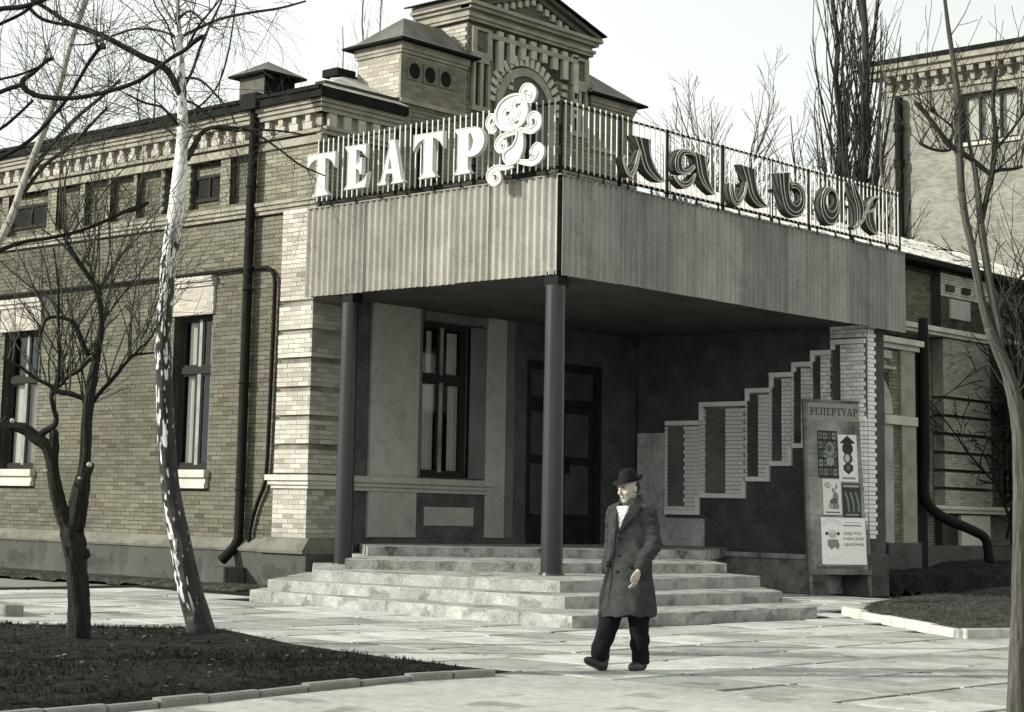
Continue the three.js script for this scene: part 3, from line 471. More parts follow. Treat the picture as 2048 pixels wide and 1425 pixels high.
  mesh('gable_cornice', merge([bx(A - .06, B + .06, 10.30, 10.36, SZ - 1.3, SZ + .07), bx(A - .09, B + .09, 10.36, 10.42, SZ - 1.32, SZ + .11), bx(A - .04, B + .04, 10.42, 10.50, SZ - 1.3, SZ + .05), bx(A - .1, B + .12, 10.50, 10.57, SZ - 1.34, SZ + .16), bx(A - .16, B + .18, 10.57, 10.64, SZ - 1.36, SZ + .22)]), M.trimBrick, gb);
  // pediment
  const ap = 11.22, s = new THREE.Shape([[A, 10.64], [B, 10.64], [gx, ap - .1]].map(p => new THREE.Vector2(...p))); const tg = new THREE.ExtrudeGeometry(s, { depth: 1.2, bevelEnabled: false }); tg.translate(0, 0, SZ - 1.2); mesh('tympanum', boxUV(tg), M.recess, gb);
  const chev = (o0, o1, zf, zb, ex) => { const sh = new THREE.Shape([[A - ex, 10.64 + o1], [gx, ap + o1], [B + ex, 10.64 + o1], [B + ex, 10.64 + o0], [gx, ap + o0], [A - ex, 10.64 + o0]].map(p => new THREE.Vector2(...p))); const g = new THREE.ExtrudeGeometry(sh, { depth: zf - zb, bevelEnabled: false }); g.translate(0, 0, SZ + zb); return boxUV(g); };
  mesh('raking_cornice', merge([chev(-.02, .06, .2, -1.3, .17), chev(-.13, -.02, .11, -.1, .1)]), M.recess, gb);
  mesh('gable_roof', chev(.062, .09, .27, -1.45, .24), M.roofDark, gb);
  for (let k = -6; k <= 6; k++) { const x = gx + k * .2, y = lerp(10.64, ap, 1 - Math.abs(k * .2) / (B - gx)); if (y > 10.84) mesh('tooth', bx(x - .055, x + .055, y - .26, y - .13, SZ - .02, SZ + .07), M.brickPale, gb); }
  // arch ring and louvre
  for (const [r0, r1, z, m] of [[.70, .86, .07, M.trimBrick], [.36, .70, .035, M.recess], [0, .36, .012, M.interior]]) {
    const sh = new THREE.Shape(); sh.absarc(ac[0], ac[1] + .2, r1, 0, Math.PI, false); sh.lineTo(ac[0] - r1, 7.5); sh.lineTo(ac[0] - r0, 7.5);
    if (r0 > 0) { sh.lineTo(ac[0] - r0, ac[1] + .2); sh.absarc(ac[0], ac[1] + .2, r0, Math.PI, 0, true); sh.lineTo(ac[0] + r0, 7.5); sh.lineTo(ac[0] + r1, 7.5); } else { sh.lineTo(ac[0] + r1, 7.5); }
    const g = new THREE.ExtrudeGeometry(sh, { depth: z + .02, bevelEnabled: false, curveSegments: 28 }); g.translate(0, 0, SZ - .02); mesh(r0 > .5 ? 'arch_ring' : r0 > 0 ? 'arch_soffit' : 'arch_louvre', boxUV(g), m, gb); }
  // fan of projecting bricks round the arch
  for (let k = 0; k < 19; k++) { const a = Math.PI * (.04 + .92 * k / 18); const n = (k % 2) ? 2 : 3; for (let q = 0; q < 1; q++) { const g = bx(-.05, .05, .9, .9 + .2, -.02, .06); g.rotateZ(a - Math.PI / 2); g.translate(ac[0], ac[1] + .2, SZ); mesh('arch_brick', g, M.brickPale, gb); } }
  // corbel table: hanging teeth stepping down towards the piers
  mesh('corbel_band', bx(4.38, 6.9, 10.06, 10.15, SZ - .02, SZ + .09), M.trimBrick, gb);
  for (let k = 0; k < 8; k++) { const x = 4.55 + k * .318, d = Math.abs(k - 3.5), h = .16 + d * d * .035; mesh('corbel_tooth', bx(x, x + .15, 10.06 - h, 10.06, SZ - .02, SZ + .085), M.brickPale, gb); mesh('corbel_tooth', bx(x, x + .15, 10.15, 10.24, SZ - .02, SZ + .07), M.brickPale, gb); if (d > 2) for (let q = 0; q < 3; q++) mesh('corbel_tooth', bx(x + .01, x + .15, 10.0 - h - .13 - q * .15, 10.0 - h - .05 - q * .15, SZ - .02, SZ + .06), M.brickPale, gb); }
  for (const cx of [4.12, 7.0]) { // pier heads with round bosses and paired slots
    mesh('pier_head', merge([bx(cx - .27, cx + .27, 9.62, 9.74, SZ - .02, SZ + .08), bx(cx - .2, cx + .2, 9.54, 9.62, SZ - .02, SZ + .08), bx(cx - .27, cx - .15, 9.74, 10.2, SZ - .02, SZ + .07), bx(cx + .15, cx + .27, 9.74, 10.2, SZ - .02, SZ + .07), bx(cx - .15, cx + .15, 10.15, 10.2, SZ - .02, SZ + .07)]), M.trimBrick, gb);
    const g = new THREE.CylinderGeometry(.145, .145, .05, 24); g.rotateX(Math.PI / 2); g.translate(cx, 9.96, SZ + .01); mesh('boss', boxUV(g), M.recess, gb);
    mesh('slot_pier', merge([bx(cx - .24, cx - .17, 8.72, 9.54, SZ - .02, SZ + .07), bx(cx - .045, cx + .045, 8.72, 9.54, SZ - .02, SZ + .07), bx(cx + .17, cx + .24, 8.72, 9.54, SZ - .02, SZ + .07), bx(cx - .25, cx + .25, 8.62, 8.72, SZ - .02, SZ + .07)]), M.trimBrick, gb);
    mesh('slot', bx(cx - .16, cx + .16, 8.74, 9.53, SZ - .01, SZ + .004), M.interior, gb); }
}
// ---- roofs of the left wing
{
  const E = FX - .24, y = 8.32, P = [], quad = (a, b, c, d) => { P.push(a, b, c); if (d) P.push(a, c, d); };
  const e0 = V(E, y, SZ + .24), e1 = V(2.04, y, SZ + .24), r0 = V(5, 9.28, -9.2), r1 = V(5, 9.28, ZF), e2 = V(E, y, ZF), t1 = V(2.04, 8.74, -6.9), k0 = V(2.04, y, SZ + .24);
  quad(e0, e2, r1, r0); P.push(e0, r0, V(5, y + .95, -6.2)); 
  const g = new THREE.BufferGeometry().setFromPoints([...P.slice(0, 6).reverse()]); g.computeVertexNormals(); mesh('roof', boxUV(g), M.roofMetal, theatre);
  const h = new THREE.BufferGeometry().setFromPoints([e0, e1, V(2.04, 9.12, -6.75), e0, V(2.04, 9.12, -6.75), V(1.75, 9.05, -6.85)]); h.computeVertexNormals(); mesh('hip_roof', boxUV(h), M.roofPale, theatre);
  const u = new THREE.BufferGeometry().setFromPoints([V(2.04, 9.12, -6.75), V(5, 9.25, -6.75), V(1.75, 9.05, -6.85), V(5, 9.25, -6.75), V(5, 9.28, -9.2), V(1.75, 9.05, -6.85)]); u.computeVertexNormals(); mesh('roof', boxUV(u), M.roofMetal, theatre);
  mesh('eave', merge([bx(E - .01, FX + .1, 8.15, 8.30, ZF, SZ + .24), bx(FX + .1, 2.04, 8.15, 8.30, SZ - .1, SZ + .24)]), M.roofDark, theatre);
  // ragged ends of roofing sheets along the eave
  const r = rng(17), rag = []; for (let z = SZ + .2; z > ZF; z -= .42) { rag.push(bx(E - .035 - r() * .02, E + .2, 8.27 + r() * .03, 8.335 + r() * .02, z - .40, z)); } mesh('roof_edge', merge(rag), M.roofDark, theatre);
  mesh('ridge_vent', bx(1.55, 2.0, 9.0, 9.14, -6.9, -6.5), M.roofDark, theatre);
  // rear bulk of the building
  mesh('rear_wall', merge([bx(.5, 8.9, 0, 8.3, ZF, ZF + .3), bx(8.65, 8.95, 0, 8.5, ZF, SZ - .3), bx(2.1, 8.7, 8.3, 8.9, -14, SZ - .3)]), M.recess, theatre);
  // chimney with sheet-metal cap
  const cx = 2.85, cz = -9.95, w = .78; const ch = mesh('chimney', bx(cx, cx + w, 8.6, 9.78, cz - w, cz), M.roofDark, theatre);
  mesh('chimney_lit_face', bx(cx - .012, cx + .02, 8.7, 9.76, cz - w + .02, cz - .02), M.recess, ch);  // sunlit side painted as a lighter plate; the body carries the shaded tone
  const cg = new THREE.ConeGeometry(.8, .34, 4, 1); cg.rotateY(Math.PI / 4); cg.translate(cx + w / 2, 9.99, cz - w / 2); mesh('chimney_cap', boxUV(cg), M.roofMetal, ch); mesh('cap_edge', bx(cx - .17, cx + w + .17, 9.78, 9.82, cz - w - .17, cz + .17), M.roofDark, ch);
}
// ---- pipes on the facade
{
  const x = FX - .13, dp = mesh('drainpipe', merge([tube([V(x, 8.2, -6.98), V(x, 6.3, -7.0), V(x, 1.0, -6.98), V(x, .78, -6.98), V(x - .08, .62, -7.0), V(x - .3, .42, -7.04)], [.085, .085, .085, .085, .085, .09], 12)]), M.darkMetal, theatre);
  mesh('hopper', merge([bx(x - .18, x + .15, 8.14, 8.42, -7.2, -6.76, .02)]), M.darkMetal, dp);
  for (const y of [1.6, 3.4, 5.0, 6.8]) { const g = new THREE.TorusGeometry(.09, .014, 6, 18); g.rotateX(Math.PI / 2); g.translate(x, y, -6.99); mesh('pipe_clip', boxUV(g), M.darkMetal, dp); }
  const q = FX - .07; const [p, r] = smoothPath([V(q, 5.37, -17), V(q, 5.37, -10), V(q, 5.37, -6.75), V(q, 5.33, -6.5), V(q, 5.18, -6.38), V(q, 4.8, -6.36), V(q, 3, -6.38), V(q, 2.0, -6.4), V(q, 1.7, -6.44), V(q, 1.35, -6.62), V(q, .95, -6.76), V(q, .6, -6.78), V(q, .1, -6.78)], Array(13).fill(.034), 4);
  mesh('service_pipe', tube(p, r, 8), M.darkMetal, theatre);
  mesh('rain_gully', merge([bx(-.45, .0, 0, .32, -7.3, -6.7, .02)]), M.plinth, theatre);
}
// ---------------------------------------------------------------- entrance steps
{
  const st = thing('entrance_steps', 'worn concrete steps fanning out below the entrance canopy', 'steps');
  STEP_POLY.forEach((P, k) => {
    const top = .15 * (k + 1), Q = []; { const r = rng(140 + k); P.forEach((p, i) => { Q.push([...p]); if (i > 1) return; const q = P[i + 1], n = Math.round(Math.hypot(q[0] - p[0], q[1] - p[1]) / .13); for (let j = 1; j < n; j++) { const c = r() < .07 ? .03 : .010; Q.push([lerp(p[0], q[0], j / n) + (r() - .35) * c, lerp(p[1], q[1], j / n) - (r() - .35) * c]); } }); } const g = prism(Q, k ? top - .17 : -.1, top, .012);
    mesh('step', g, M.step, st);
  });
  mesh('side_block', bx(8.45, 8.93, .0, .60, -3.35, -.7, .015), M.concreteGrey, st); mesh('block_top', bx(8.40, 8.93, .605, .69, -3.4, -.66, .012), M.step, st);
}
// ---------------------------------------------------------------- canopy
const CB = 4.77, CT = 6.25, CL = -5.42, CW = 10.0;
{
  const c = thing('entrance_canopy', 'flat entrance canopy faced with corrugated asbestos sheets on two dark posts', 'canopy');
  function sheet(w, h, waves) {
    const n = waves * 8, pos = [], idx = [], amp = .026, f = (i) => Math.cos(i / n * waves * Math.PI * 2) * amp;
    for (const s of [0, .007]) for (let i = 0; i <= n; i++) for (const y of [0, h]) pos.push(i / n * w, y, f(i) - s);
    const N = (n + 1) * 2; for (let i = 0; i < n; i++) { const a = i * 2; idx.push(a, a + 2, a + 3, a, a + 3, a + 1); idx.push(N + a, N + a + 3, N + a + 2, N + a, N + a + 1, N + a + 3); idx.push(a, N + a, N + a + 2, a, N + a + 2, a + 2); idx.push(a + 1, a + 3, N + a + 3, a + 1, N + a + 3, N + a + 1); }
    for (const e of [0, n * 2]) { e ? idx.push(e, N + e, N + e + 1, e, N + e + 1, e + 1) : idx.push(e, N + e + 1, N + e, e, e + 1, N + e + 1); }
    const g = new THREE.BufferGeometry(); g.setAttribute('position', new THREE.Float32BufferAttribute(pos, 3)); g.setIndex(idx); const q = g.toNonIndexed(); q.computeVertexNormals(); return boxUV(toCreasedNormals(q, .6));
  }
  const r = rng(77), W = .69, H = CT - CB; const gl = sheet(W, H, 5);
  const off = (g, k) => { const q = g.clone(), U = q.attributes.uv; for (let i = 0; i < U.count; i++) U.setXY(i, U.getX(i) + k * 3.17, U.getY(i) + k * 1.3); return q; };
  const vars = [0, 1, 2, 3, 4, 5].map(k => off(gl, k));
  const TL = ['sheetA', 'sheetB', 'sheetA', 'sheetA', 'sheetC', 'sheetA', 'sheetC', 'sheetC'];
  for (let i = 0; i < 8; i++) { const z = CL + .0 + i * ((-CL - .02 - W) / 7); const m = mesh('corrugated_sheet', vars[i % 6], M[TL[i]], c); m.rotation.y = -Math.PI / 2; m.position.set(-.012 - (i % 2) * .006, CB + (r() - .5) * .014, z); }
  const TR = ['sheetD', 'sheetD', 'sheetF', 'sheetF', 'sheetD', 'sheetE', 'sheetE', 'sheetF', 'sheetF', 'sheetD', 'sheetD', 'sheetE', 'sheetF', 'sheetF', 'sheetD'];
  for (let i = 0; i < 15; i++) { const x = .015 + i * ((CW - .02 - W) / 14); const m = mesh('corrugated_sheet', vars[(i * 5 + 2) % 6], M[TR[i]], c); m.position.set(x, CB + (r() - .5) * .014, .012 + (i % 2) * .006); }
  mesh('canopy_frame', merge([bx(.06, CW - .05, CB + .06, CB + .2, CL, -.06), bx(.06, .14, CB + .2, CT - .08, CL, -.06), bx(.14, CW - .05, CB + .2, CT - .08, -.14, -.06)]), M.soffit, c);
  mesh('canopy_deck', bx(.05, CW - .05, CT - .09, CT - .02, CL + .1, -.05), M.roofMetal, c);
  mesh('end_panel', bx(CW - .05, CW - .015, CB + .02, CT - .01, -5.0, -.045), M.sheetE, c);
  mesh('edge_flashing', merge([bx(-.045, .02, CT - .012, CT + .004, CL, .045), bx(.021, CW, CT - .012, CT + .004, -.02, .045)]), M.sheetB, c);
  for (const [x, z, y, rr] of [[.04, -.1, .44, .16], [.04, -4.4, .42, .148]]) {
    const g = new THREE.CylinderGeometry(rr * .9, rr, CB - .16 - y, 40, 1); g.translate(x, y + (CB - .16 - y) / 2, z); const m = mesh('column', g, M.columnPaint, c);
    mesh('column_foot', (() => { const q = new THREE.CylinderGeometry(rr * 1.12, rr * 1.18, .05, 40); q.translate(x, y + .02, z); return q; })(), M.columnPaint, m);
    mesh('column_head', bx(x - rr * .8 + .09, x + rr * 1.2 + .03, CB - .16, CB + .06, z - rr * 1.2, z + rr * .5, .01), M.blackIron, m);
  }
}
// ---------------------------------------------------------------- railing along the canopy edge
const RB = 6.37, RT = 7.34;
{
  const t = thing('roof_railing', 'white barred railing with dark rails standing on the canopy edge', 'railing');
  const bar1 = (x, z, y1) => merge([bx(x - .0085, x + .0085, RB - .02, y1, z - .0085, z + .0085)]);
  for (let i = 0; i < 44; i++) { const z = -.12 - i * .119; mesh('baluster', bar1(0.0, z, RT + .05 + ((i * 7) % 5) * .004), M.white, t); }
  for (let i = 0; i < 72; i++) { const x = .10 + i * .137; mesh('baluster', bar1(x, 0.0, RT + .035 + ((i * 5) % 4) * .004), M.white, t); }
  mesh('top_rail', merge([bx(.016, .045, RT - .015, RT + .015, -5.25, -.03), bx(.016, 9.95, RT - .015, RT + .015, -.045, -.016)]), M.blackIron, t);
  mesh('bottom_rail', merge([bx(.014, .055, RB - .02, RB + .02, -5.3, -.03), bx(.014, 9.95, RB - .02, RB + .02, -.055, -.014)]), M.blackIron, t);
  for (const [x, z] of [[.03, -.03], [.035, -1.75], [.035, -3.45], [.035, -5.2], [1.45, -.035], [2.66, -.035], [5.63, -.035], [6.82, -.035], [9.47, -.035], [9.92, -.035], [4.2, -.035], [8.2, -.035]]) mesh('post', bx(x - .022, x + .022, CT - .03, RT + .03, z - .022, z + .022), M.blackIron, t);
  for (let i = 0; i < 9; i++) { const z = -.3 - i * .58; mesh('brace', bar(V(.03, RB - .02, z), V(-.09, CT - .005, z + .13), .028), M.blackIron, t); }
  for (let i = 0; i < 16; i++) { const x = .45 + i * .6; mesh('brace', bar(V(x, RB - .02, -.03), V(x - .12, CT - .005, .07), .024), M.blackIron, t); }
  mesh('deck_angle', merge([bx(.1, .16, CT - .02, CT + .05, -5.3, -.16), bx(.161, 9.9, CT - .02, CT + .05, -.16, -.1)]), M.darkMetal, t);
}
// ---------------------------------------------------------------- lettering: white word on the left side
{
  const LX = -.16, D = .07;
  const S = (p) => { const s = new THREE.Shape(); s.moveTo(...p[0]); for (const q of p.slice(1)) q.length === 2 ? s.lineTo(...q) : q.length === 4 ? s.quadraticCurveTo(...q) : s.bezierCurveTo(...q); s.closePath(); return s; };
  const glyph = {
    t: () => S([[0, .70], [.66, .70], [.66, .44], [.60, .60, .43, .62], [.43, .10], [.45, .05, .53, 0], [.13, 0], [.21, .05, .23, .10], [.23, .62], [.06, .60, 0, .44]]),
    e: () => S([[0, 0], [.52, 0], [.57, .24], [.50, .08, .28, .07], [.28, .32], [.36, .32, .38, .22], [.42, .22], [.42, .49], [.38, .49], [.36, .39, .28, .39], [.28, .63], [.46, .62, .51, .49], [.51, .70], [0, .70], [.06, .66, .08, .60], [.08, .10], [.06, .03, 0, 0]]),
    a: () => { const s = S([[-.02, 0], [.20, 0], [.15, .04, .16, .08], [.185, .17], [.33, .17], [.355, .08], [.36, .03, .31, 0], [.62, 0], [.55, .03, .53, .10], [.37, .70], [.22, .70], [.25, .62, .23, .56], [.08, .10], [.05, .03, -.02, 0]]); const h = new THREE.Path(); h.moveTo(.205, .235); h.lineTo(.26, .46); h.lineTo(.315, .235); h.closePath(); s.holes.push(h); return s; },
    p: () => { const s = S([[0, 0], [.37, 0], [.30, .03, .29, .10], [.29, .25], [.36, .25], [.56, .26, .62, .38, .62, .48], [.62, .62, .52, .70, .36, .70], [0, .70], [.06, .66, .08, .60], [.08, .10], [.07, .03, 0, 0]]); const h = new THREE.Path(); h.moveTo(.29, .325); h.lineTo(.29, .625); h.bezierCurveTo(.42, .64, .42, .31, .29, .325); s.holes.push(h); return s; } };
  const W = [['t', -5.24, 1.0, 6.39, 'white raised letter T with drooping serifs standing over the corner pier'], ['e', -4.35, .95, 6.43, 'white raised letter E between the first T and the A'], ['a', -3.56, .93, 6.42, 'white raised pointed letter A on the left railing'], ['t', -2.79, .95, 6.43, 'white raised letter T between the A and the P shape'], ['p', -1.93, 1.0, 6.41, 'white raised letter shaped like P beside the curly puppet figure']];
  for (const [k, z, sx, y, label] of W) {
    const t = thing('sign_letter', label, 'letter', 'white sign letters on the railing', [LX, y, z]); t.rotation.y = -Math.PI / 2;
    const g = new THREE.ExtrudeGeometry(glyph[k](), { depth: D, bevelEnabled: true, bevelThickness: .006, bevelSize: .006, bevelSegments: 1, curveSegments: 10 }); g.scale(sx, 1.0, 1); mesh('letter_body', boxUV(g), M.white, t);
    const pts = glyph[k]().getPoints(8), cx = .3, cy = .35; // raised lip round the edge
    const P = pts.map(p => V(p.x * sx, p.y, D + .006)); P.push(P[0].clone()); mesh('rim', tube(P, .011, 5, false), M.ivory, t);
    mesh('bracket', merge([bx(.22, .26, .12, .16, -.15, 0), bx(.22, .26, .52, .56, -.15, 0)]), M.blackIron, t);
  }
}
// ---------------------------------------------------------------- puppet figure of scrolls, and the dark curly word on the right
{
  const t = thing('puppet_sign', 'white scrollwork puppet figure with round head beside the last white letter', 'sign emblem');
  const X = -.24, cp = (x, y) => { const p = onPlane(960 + x / 5.935, 150 + y / 5.935, 'x', X); return new THREE.Vector2(p.z, p.y); };
  const place = (g, dx = 0) => { g.rotateY(-Math.PI / 2); g.translate(X + dx, 0, 0); return g; };
  const ext = (sh, d, b = .008) => new THREE.ExtrudeGeometry(sh, { depth: d, bevelEnabled: true, bevelThickness: b, bevelSize: b, bevelSegments: 2, curveSegments: 12 });
  const spline = (pts, n) => new THREE.SplineCurve(pts).getPoints(n);
  function closed(name, pts, d, m, rim, holes = []) {
    const q = pts.map(p => cp(...p)); const c = new THREE.CatmullRomCurve3(q.map(p => V(p.x, p.y, 0)), true).getPoints(48).map(p => new THREE.Vector2(p.x, p.y)), sh = new THREE.Shape(c); for (const h of holes) { const hc = new THREE.CatmullRomCurve3(h.map(p => cp(...p)).map(p => V(p.x, p.y, 0)), true).getPoints(20).map(p => new THREE.Vector2(p.x, p.y)); sh.holes.push(new THREE.Path(hc)); }
    const me = mesh(name, boxUV(place(ext(sh, d))), m, t); if (rim) { const P = c.map(p => V(p.x, p.y, d + .01)); P.push(P[0].clone()); mesh('rim', place(tube(P, .022, 7, false)), M.white, me); } return me;
  }
  function scroll(name, path, w) { // ribbon of varying width along a path, with a raised lip on both sides
    const q = spline(path.map(p => cp(...p)), path.length * 7), n = q.length, L = [], R = [];
    for (let i = 0; i < n; i++) { const a = q[Math.max(0, i - 1)], b = q[Math.min(n - 1, i + 1)], d = b.clone().sub(a).normalize(), f = i / (n - 1) * (w.length - 1), k = Math.min(w.length - 2, Math.floor(f)), ww = lerp(w[k], w[k + 1], f - k) / 650; L.push(new THREE.Vector2(q[i].x - d.y * ww / 2, q[i].y + d.x * ww / 2)); R.push(new THREE.Vector2(q[i].x + d.y * ww / 2, q[i].y - d.x * ww / 2)); }
    const pos = [], idx = [], dp = .055; for (let i = 0; i < n; i++) for (const [p, z] of [[L[i], 0], [R[i], 0], [L[i], dp], [R[i], dp]]) pos.push(p.x, p.y, z);
    for (let i = 0; i < n - 1; i++) { const a = i * 4, b = a + 4; const Q = (p, q_, r, s) => idx.push(p, q_, r, p, r, s); Q(a + 2, a + 3, b + 3, b + 2); Q(a, b, b + 1, a + 1); Q(a, a + 2, b + 2, b); Q(a + 1, b + 1, b + 3, a + 3); }
    const g = new THREE.BufferGeometry(); g.setAttribute('position', new THREE.Float32BufferAttribute(pos, 3)); g.setIndex(idx); const gg = g.toNonIndexed(); gg.computeVertexNormals(); const mm = M.ivory.clone(); mm.side = THREE.DoubleSide; const me = mesh(name, boxUV(place(gg)), mm, t);
    for (const E of [L, R]) mesh('rim', place(tube(E.map(p => V(p.x, p.y, dp)), .014, 6)), M.white, me); return me;
  }
  closed('head', [[225, 540], [228, 450], [262, 365], [340, 285], [440, 243], [530, 252], [582, 330], [598, 440], [565, 545], [500, 620], [400, 668], [300, 655], [245, 605]], .05, M.ivory, true,
    [[[335, 500], [335, 440], [365, 425], [385, 450], [360, 490]], [[455, 400], [452, 350], [480, 335], [510, 360], [480, 385]], [[440, 580], [490, 545], [485, 570], [460, 588]]]);
  scroll('eye_scroll', [[395, 430], [350, 415], [315, 460], [330, 530], [365, 560], [385, 510], [375, 480]], [20, 34, 40, 40, 34, 24, 12]);
  scroll('eye_scroll', [[515, 330], [470, 320], [432, 360], [440, 430], [475, 480], [500, 450], [490, 420]], [20, 34, 40, 40, 34, 24, 12]);
  scroll('nose_scroll', [[400, 470], [430, 500], [420, 560], [385, 590]], [14, 30, 34, 14]);
  scroll('hair_scroll', [[545, 290], [525, 220], [560, 155], [625, 155], [665, 220], [640, 300], [590, 290], [580, 240], [610, 225], [615, 250]], [30, 50, 56, 60, 62, 56, 40, 30, 22, 12]);
  scroll('ear_scroll', [[225, 640], [180, 680], [125, 600], [150, 510], [200, 505], [210, 560], [175, 620], [180, 590]], [26, 40, 44, 44, 40, 36, 26, 12]);
  scroll('arm_scroll', [[470, 655], [560, 665], [650, 665], [720, 600], [715, 510], [660, 480], [620, 530], [625, 600], [575, 635]], [26, 40, 58, 66, 66, 60, 52, 44, 18]);
  closed('torso', [[482, 655], [530, 705], [545, 800], [528, 930], [470, 1035], [395, 1070], [330, 1035], [310, 965], [348, 905], [420, 850], [462, 760]], .05, M.ivory, true);
  scroll('arm_scroll', [[475, 690], [390, 705], [280, 750], [230, 830], [260, 900], [320, 890], [330, 820], [285, 805], [265, 845], [285, 860]], [18, 34, 44, 46, 46, 44, 36, 28, 20, 10]);
  scroll('leg_scroll', [[470, 1030], [560, 1045], [660, 1045], [740, 975], [750, 890], [705, 855], [668, 900], [680, 970], [620, 1010]], [24, 42, 60, 72, 74, 66, 56, 44, 16]);
  scroll('leg_scroll', [[430, 1085], [330, 1110], [230, 1110], [150, 1160], [135, 1230], [190, 1295], [255, 1255], [245, 1180], [190, 1170], [175, 1220], [205, 1235]], [22, 36, 44, 48, 48, 48, 44, 36, 28, 20, 10]);
  mesh('bracket', merge([bar(V(X, 7.15, -.75), V(0, 7.15, -.75), .03), bar(V(X, 6.5, -.8), V(0, 6.5, -.8), .03)]), M.blackIron, t);

  const Z = .10, D = .13;
  const mk = (sc, ox, oy) => (x, y) => { const p = onPlane(ox + x / sc, oy + y / sc, 'z', Z + D); return new THREE.Vector2(p.x, p.y); };
  const c2 = mk(8.905, 1230, 250), c3 = mk(6.0235, 1440, 310);
  const words = [
    ['dark letter with a hooked tail, nearest the canopy corner on the right railing', c2, [[[300, 180, 645, 262], [365, 340, 640, 420], [425, 500, 655, 560], [450, 640, 690, 670], [505, 790, 745, 790], [606, 910, 800, 880], [730, 1000, 850, 950], [860, 1020, 885, 990]], [[455, 470, 410, 430], [410, 700, 345, 690], [345, 885, 300, 800], [280, 935, 262, 845], [205, 885, 225, 770], [140, 710, 180, 680], [128, 590, 160, 600], [165, 545, 185, 575]]]],
    ['dark letter like a mirrored R with curled foot on the right railing', c2, [[[1390, 470, 1620, 560], [1415, 600, 1630, 660], [1440, 760, 1650, 770], [1470, 900, 1665, 880], [1530, 1030, 1690, 1000], [1610, 1140, 1720, 1100], [1740, 1250, 1780, 1235]], [[1420, 490, 1420, 560], [1300, 440, 1330, 530], [1180, 430, 1250, 530], [1080, 520, 1205, 600], [1045, 680, 1200, 690], [1080, 830, 1220, 780], [1200, 890, 1260, 800], [1340, 860, 1310, 780], [1430, 760, 1400, 710]], [[1440, 870, 1400, 870], [1390, 1040, 1330, 960], [1290, 1130, 1250, 1010], [1180, 1110, 1180, 1000], [1070, 990, 1110, 940], [1040, 900, 1100, 905]]]],
    ['dark letter with a hooked tail left of the one shaped like b', c3, [[[238, 112, 440, 178], [285, 240, 440, 300], [315, 360, 452, 380], [332, 450, 470, 450], [372, 540, 500, 510], [432, 605, 530, 560], [505, 640, 560, 600], [572, 632, 578, 618]], [[330, 315, 300, 330], [305, 480, 280, 460], [245, 590, 235, 530], [190, 622, 205, 540], [130, 545, 182, 480], [108, 420, 168, 410], [112, 340, 152, 345]]]],
    ['dark thick letter shaped like a small b on the right railing', c3, [[[690, 220, 855, 212], [700, 300, 848, 280], [716, 420, 842, 390], [740, 540, 850, 500], [775, 660, 875, 570], [840, 735, 905, 595], [925, 757, 925, 600], [1000, 705, 950, 570], [1032, 590, 965, 530], [1028, 470, 955, 455], [980, 370, 925, 412], [910, 322, 890, 405], [850, 345, 858, 405]]]],
    ['dark round letter O with concentric pale tubes', c3, null],
    ['dark curly letter K at the far end of the right railing', c3, [[[1575, 330, 1625, 330], [1592, 480, 1690, 490], [1630, 620, 1730, 600], [1640, 760, 1735, 700], [1635, 850, 1700, 800], [1615, 905, 1640, 890]], [[1620, 900, 1605, 870], [1715, 820, 1690, 790], [1775, 690, 1745, 670], [1815, 580, 1790, 555], [1875, 520, 1865, 495], [1915, 530, 1910, 505]], [[1740, 690, 1850, 640], [1742, 790, 1868, 770], [1790, 900, 1885, 880], [1885, 968, 1905, 960]], [[1770, 690, 1800, 660], [1840, 690, 1850, 650], [1870, 620, 1895, 560], [1900, 540, 1915, 520]]]]];
  const side = M.signDark.clone(); side.side = THREE.DoubleSide;
  for (const [label, f, lad] of words) {
    const L = thing('sign_letter', label, 'letter', 'dark curly letters on the railing');
    const pieces = lad || [Array.from({ length: 25 }, (_, i) => { const a = i / 24 * Math.PI * 2; return [1325 + Math.sin(a) * 118 - Math.cos(a) * 14, 618 - Math.cos(a) * 235, 1345 + Math.sin(a) * 58, 548 - Math.cos(a) * 112]; })];
    for (const rungs of pieces) {
      const l = rungs.map(r => f(r[0], r[1])), r_ = rungs.map(r => f(r[2], r[3])), n = (rungs.length - 1) * 5, A = new THREE.SplineCurve(l).getPoints(n), B = new THREE.SplineCurve(r_).getPoints(n), pos = [], idx = [];
      for (let i = 0; i <= n; i++) for (const [p, z] of [[A[i], Z + .01], [B[i], Z + .01], [A[i], Z + D], [B[i], Z + D]]) pos.push(p.x, p.y, z);
      for (let i = 0; i < n; i++) { const a = i * 4, b = a + 4; const Q = (p, q, r, s) => idx.push(p, q, r, p, r, s); Q(a + 2, b + 2, b + 3, a + 3); Q(a, a + 1, b + 1, b); Q(a, b, b + 2, a + 2); Q(a + 1, a + 3, b + 3, b + 1); }
      if (lad) { idx.push(0, 2, 3, 0, 3, 1); const e = n * 4; idx.push(e, e + 1, e + 3, e, e + 3, e + 2); }
      const g = new THREE.BufferGeometry(); g.setAttribute('position', new THREE.Float32BufferAttribute(pos, 3)); g.setIndex(idx); const gg = g.toNonIndexed(); gg.computeVertexNormals(); mesh('letter_body', boxUV(gg), side, L);
      for (const k of lad ? [.13, .42, .87] : [.1, .45, .85]) mesh('glass_tube', tube(A.map((p, i) => V(lerp(p.x, B[i].x, k), lerp(p.y, B[i].y, k), Z + D + .012)), .0085, 5), M.tubeGlass, L);
    }
    const q = f(...(lad ? lad[0][2].slice(0, 2) : [1325, 830])); mesh('bracket', bx(q.x + .05, q.x + .09, q.y, q.y + .04, -.03, Z + .012), M.blackIron, L);
  }
}
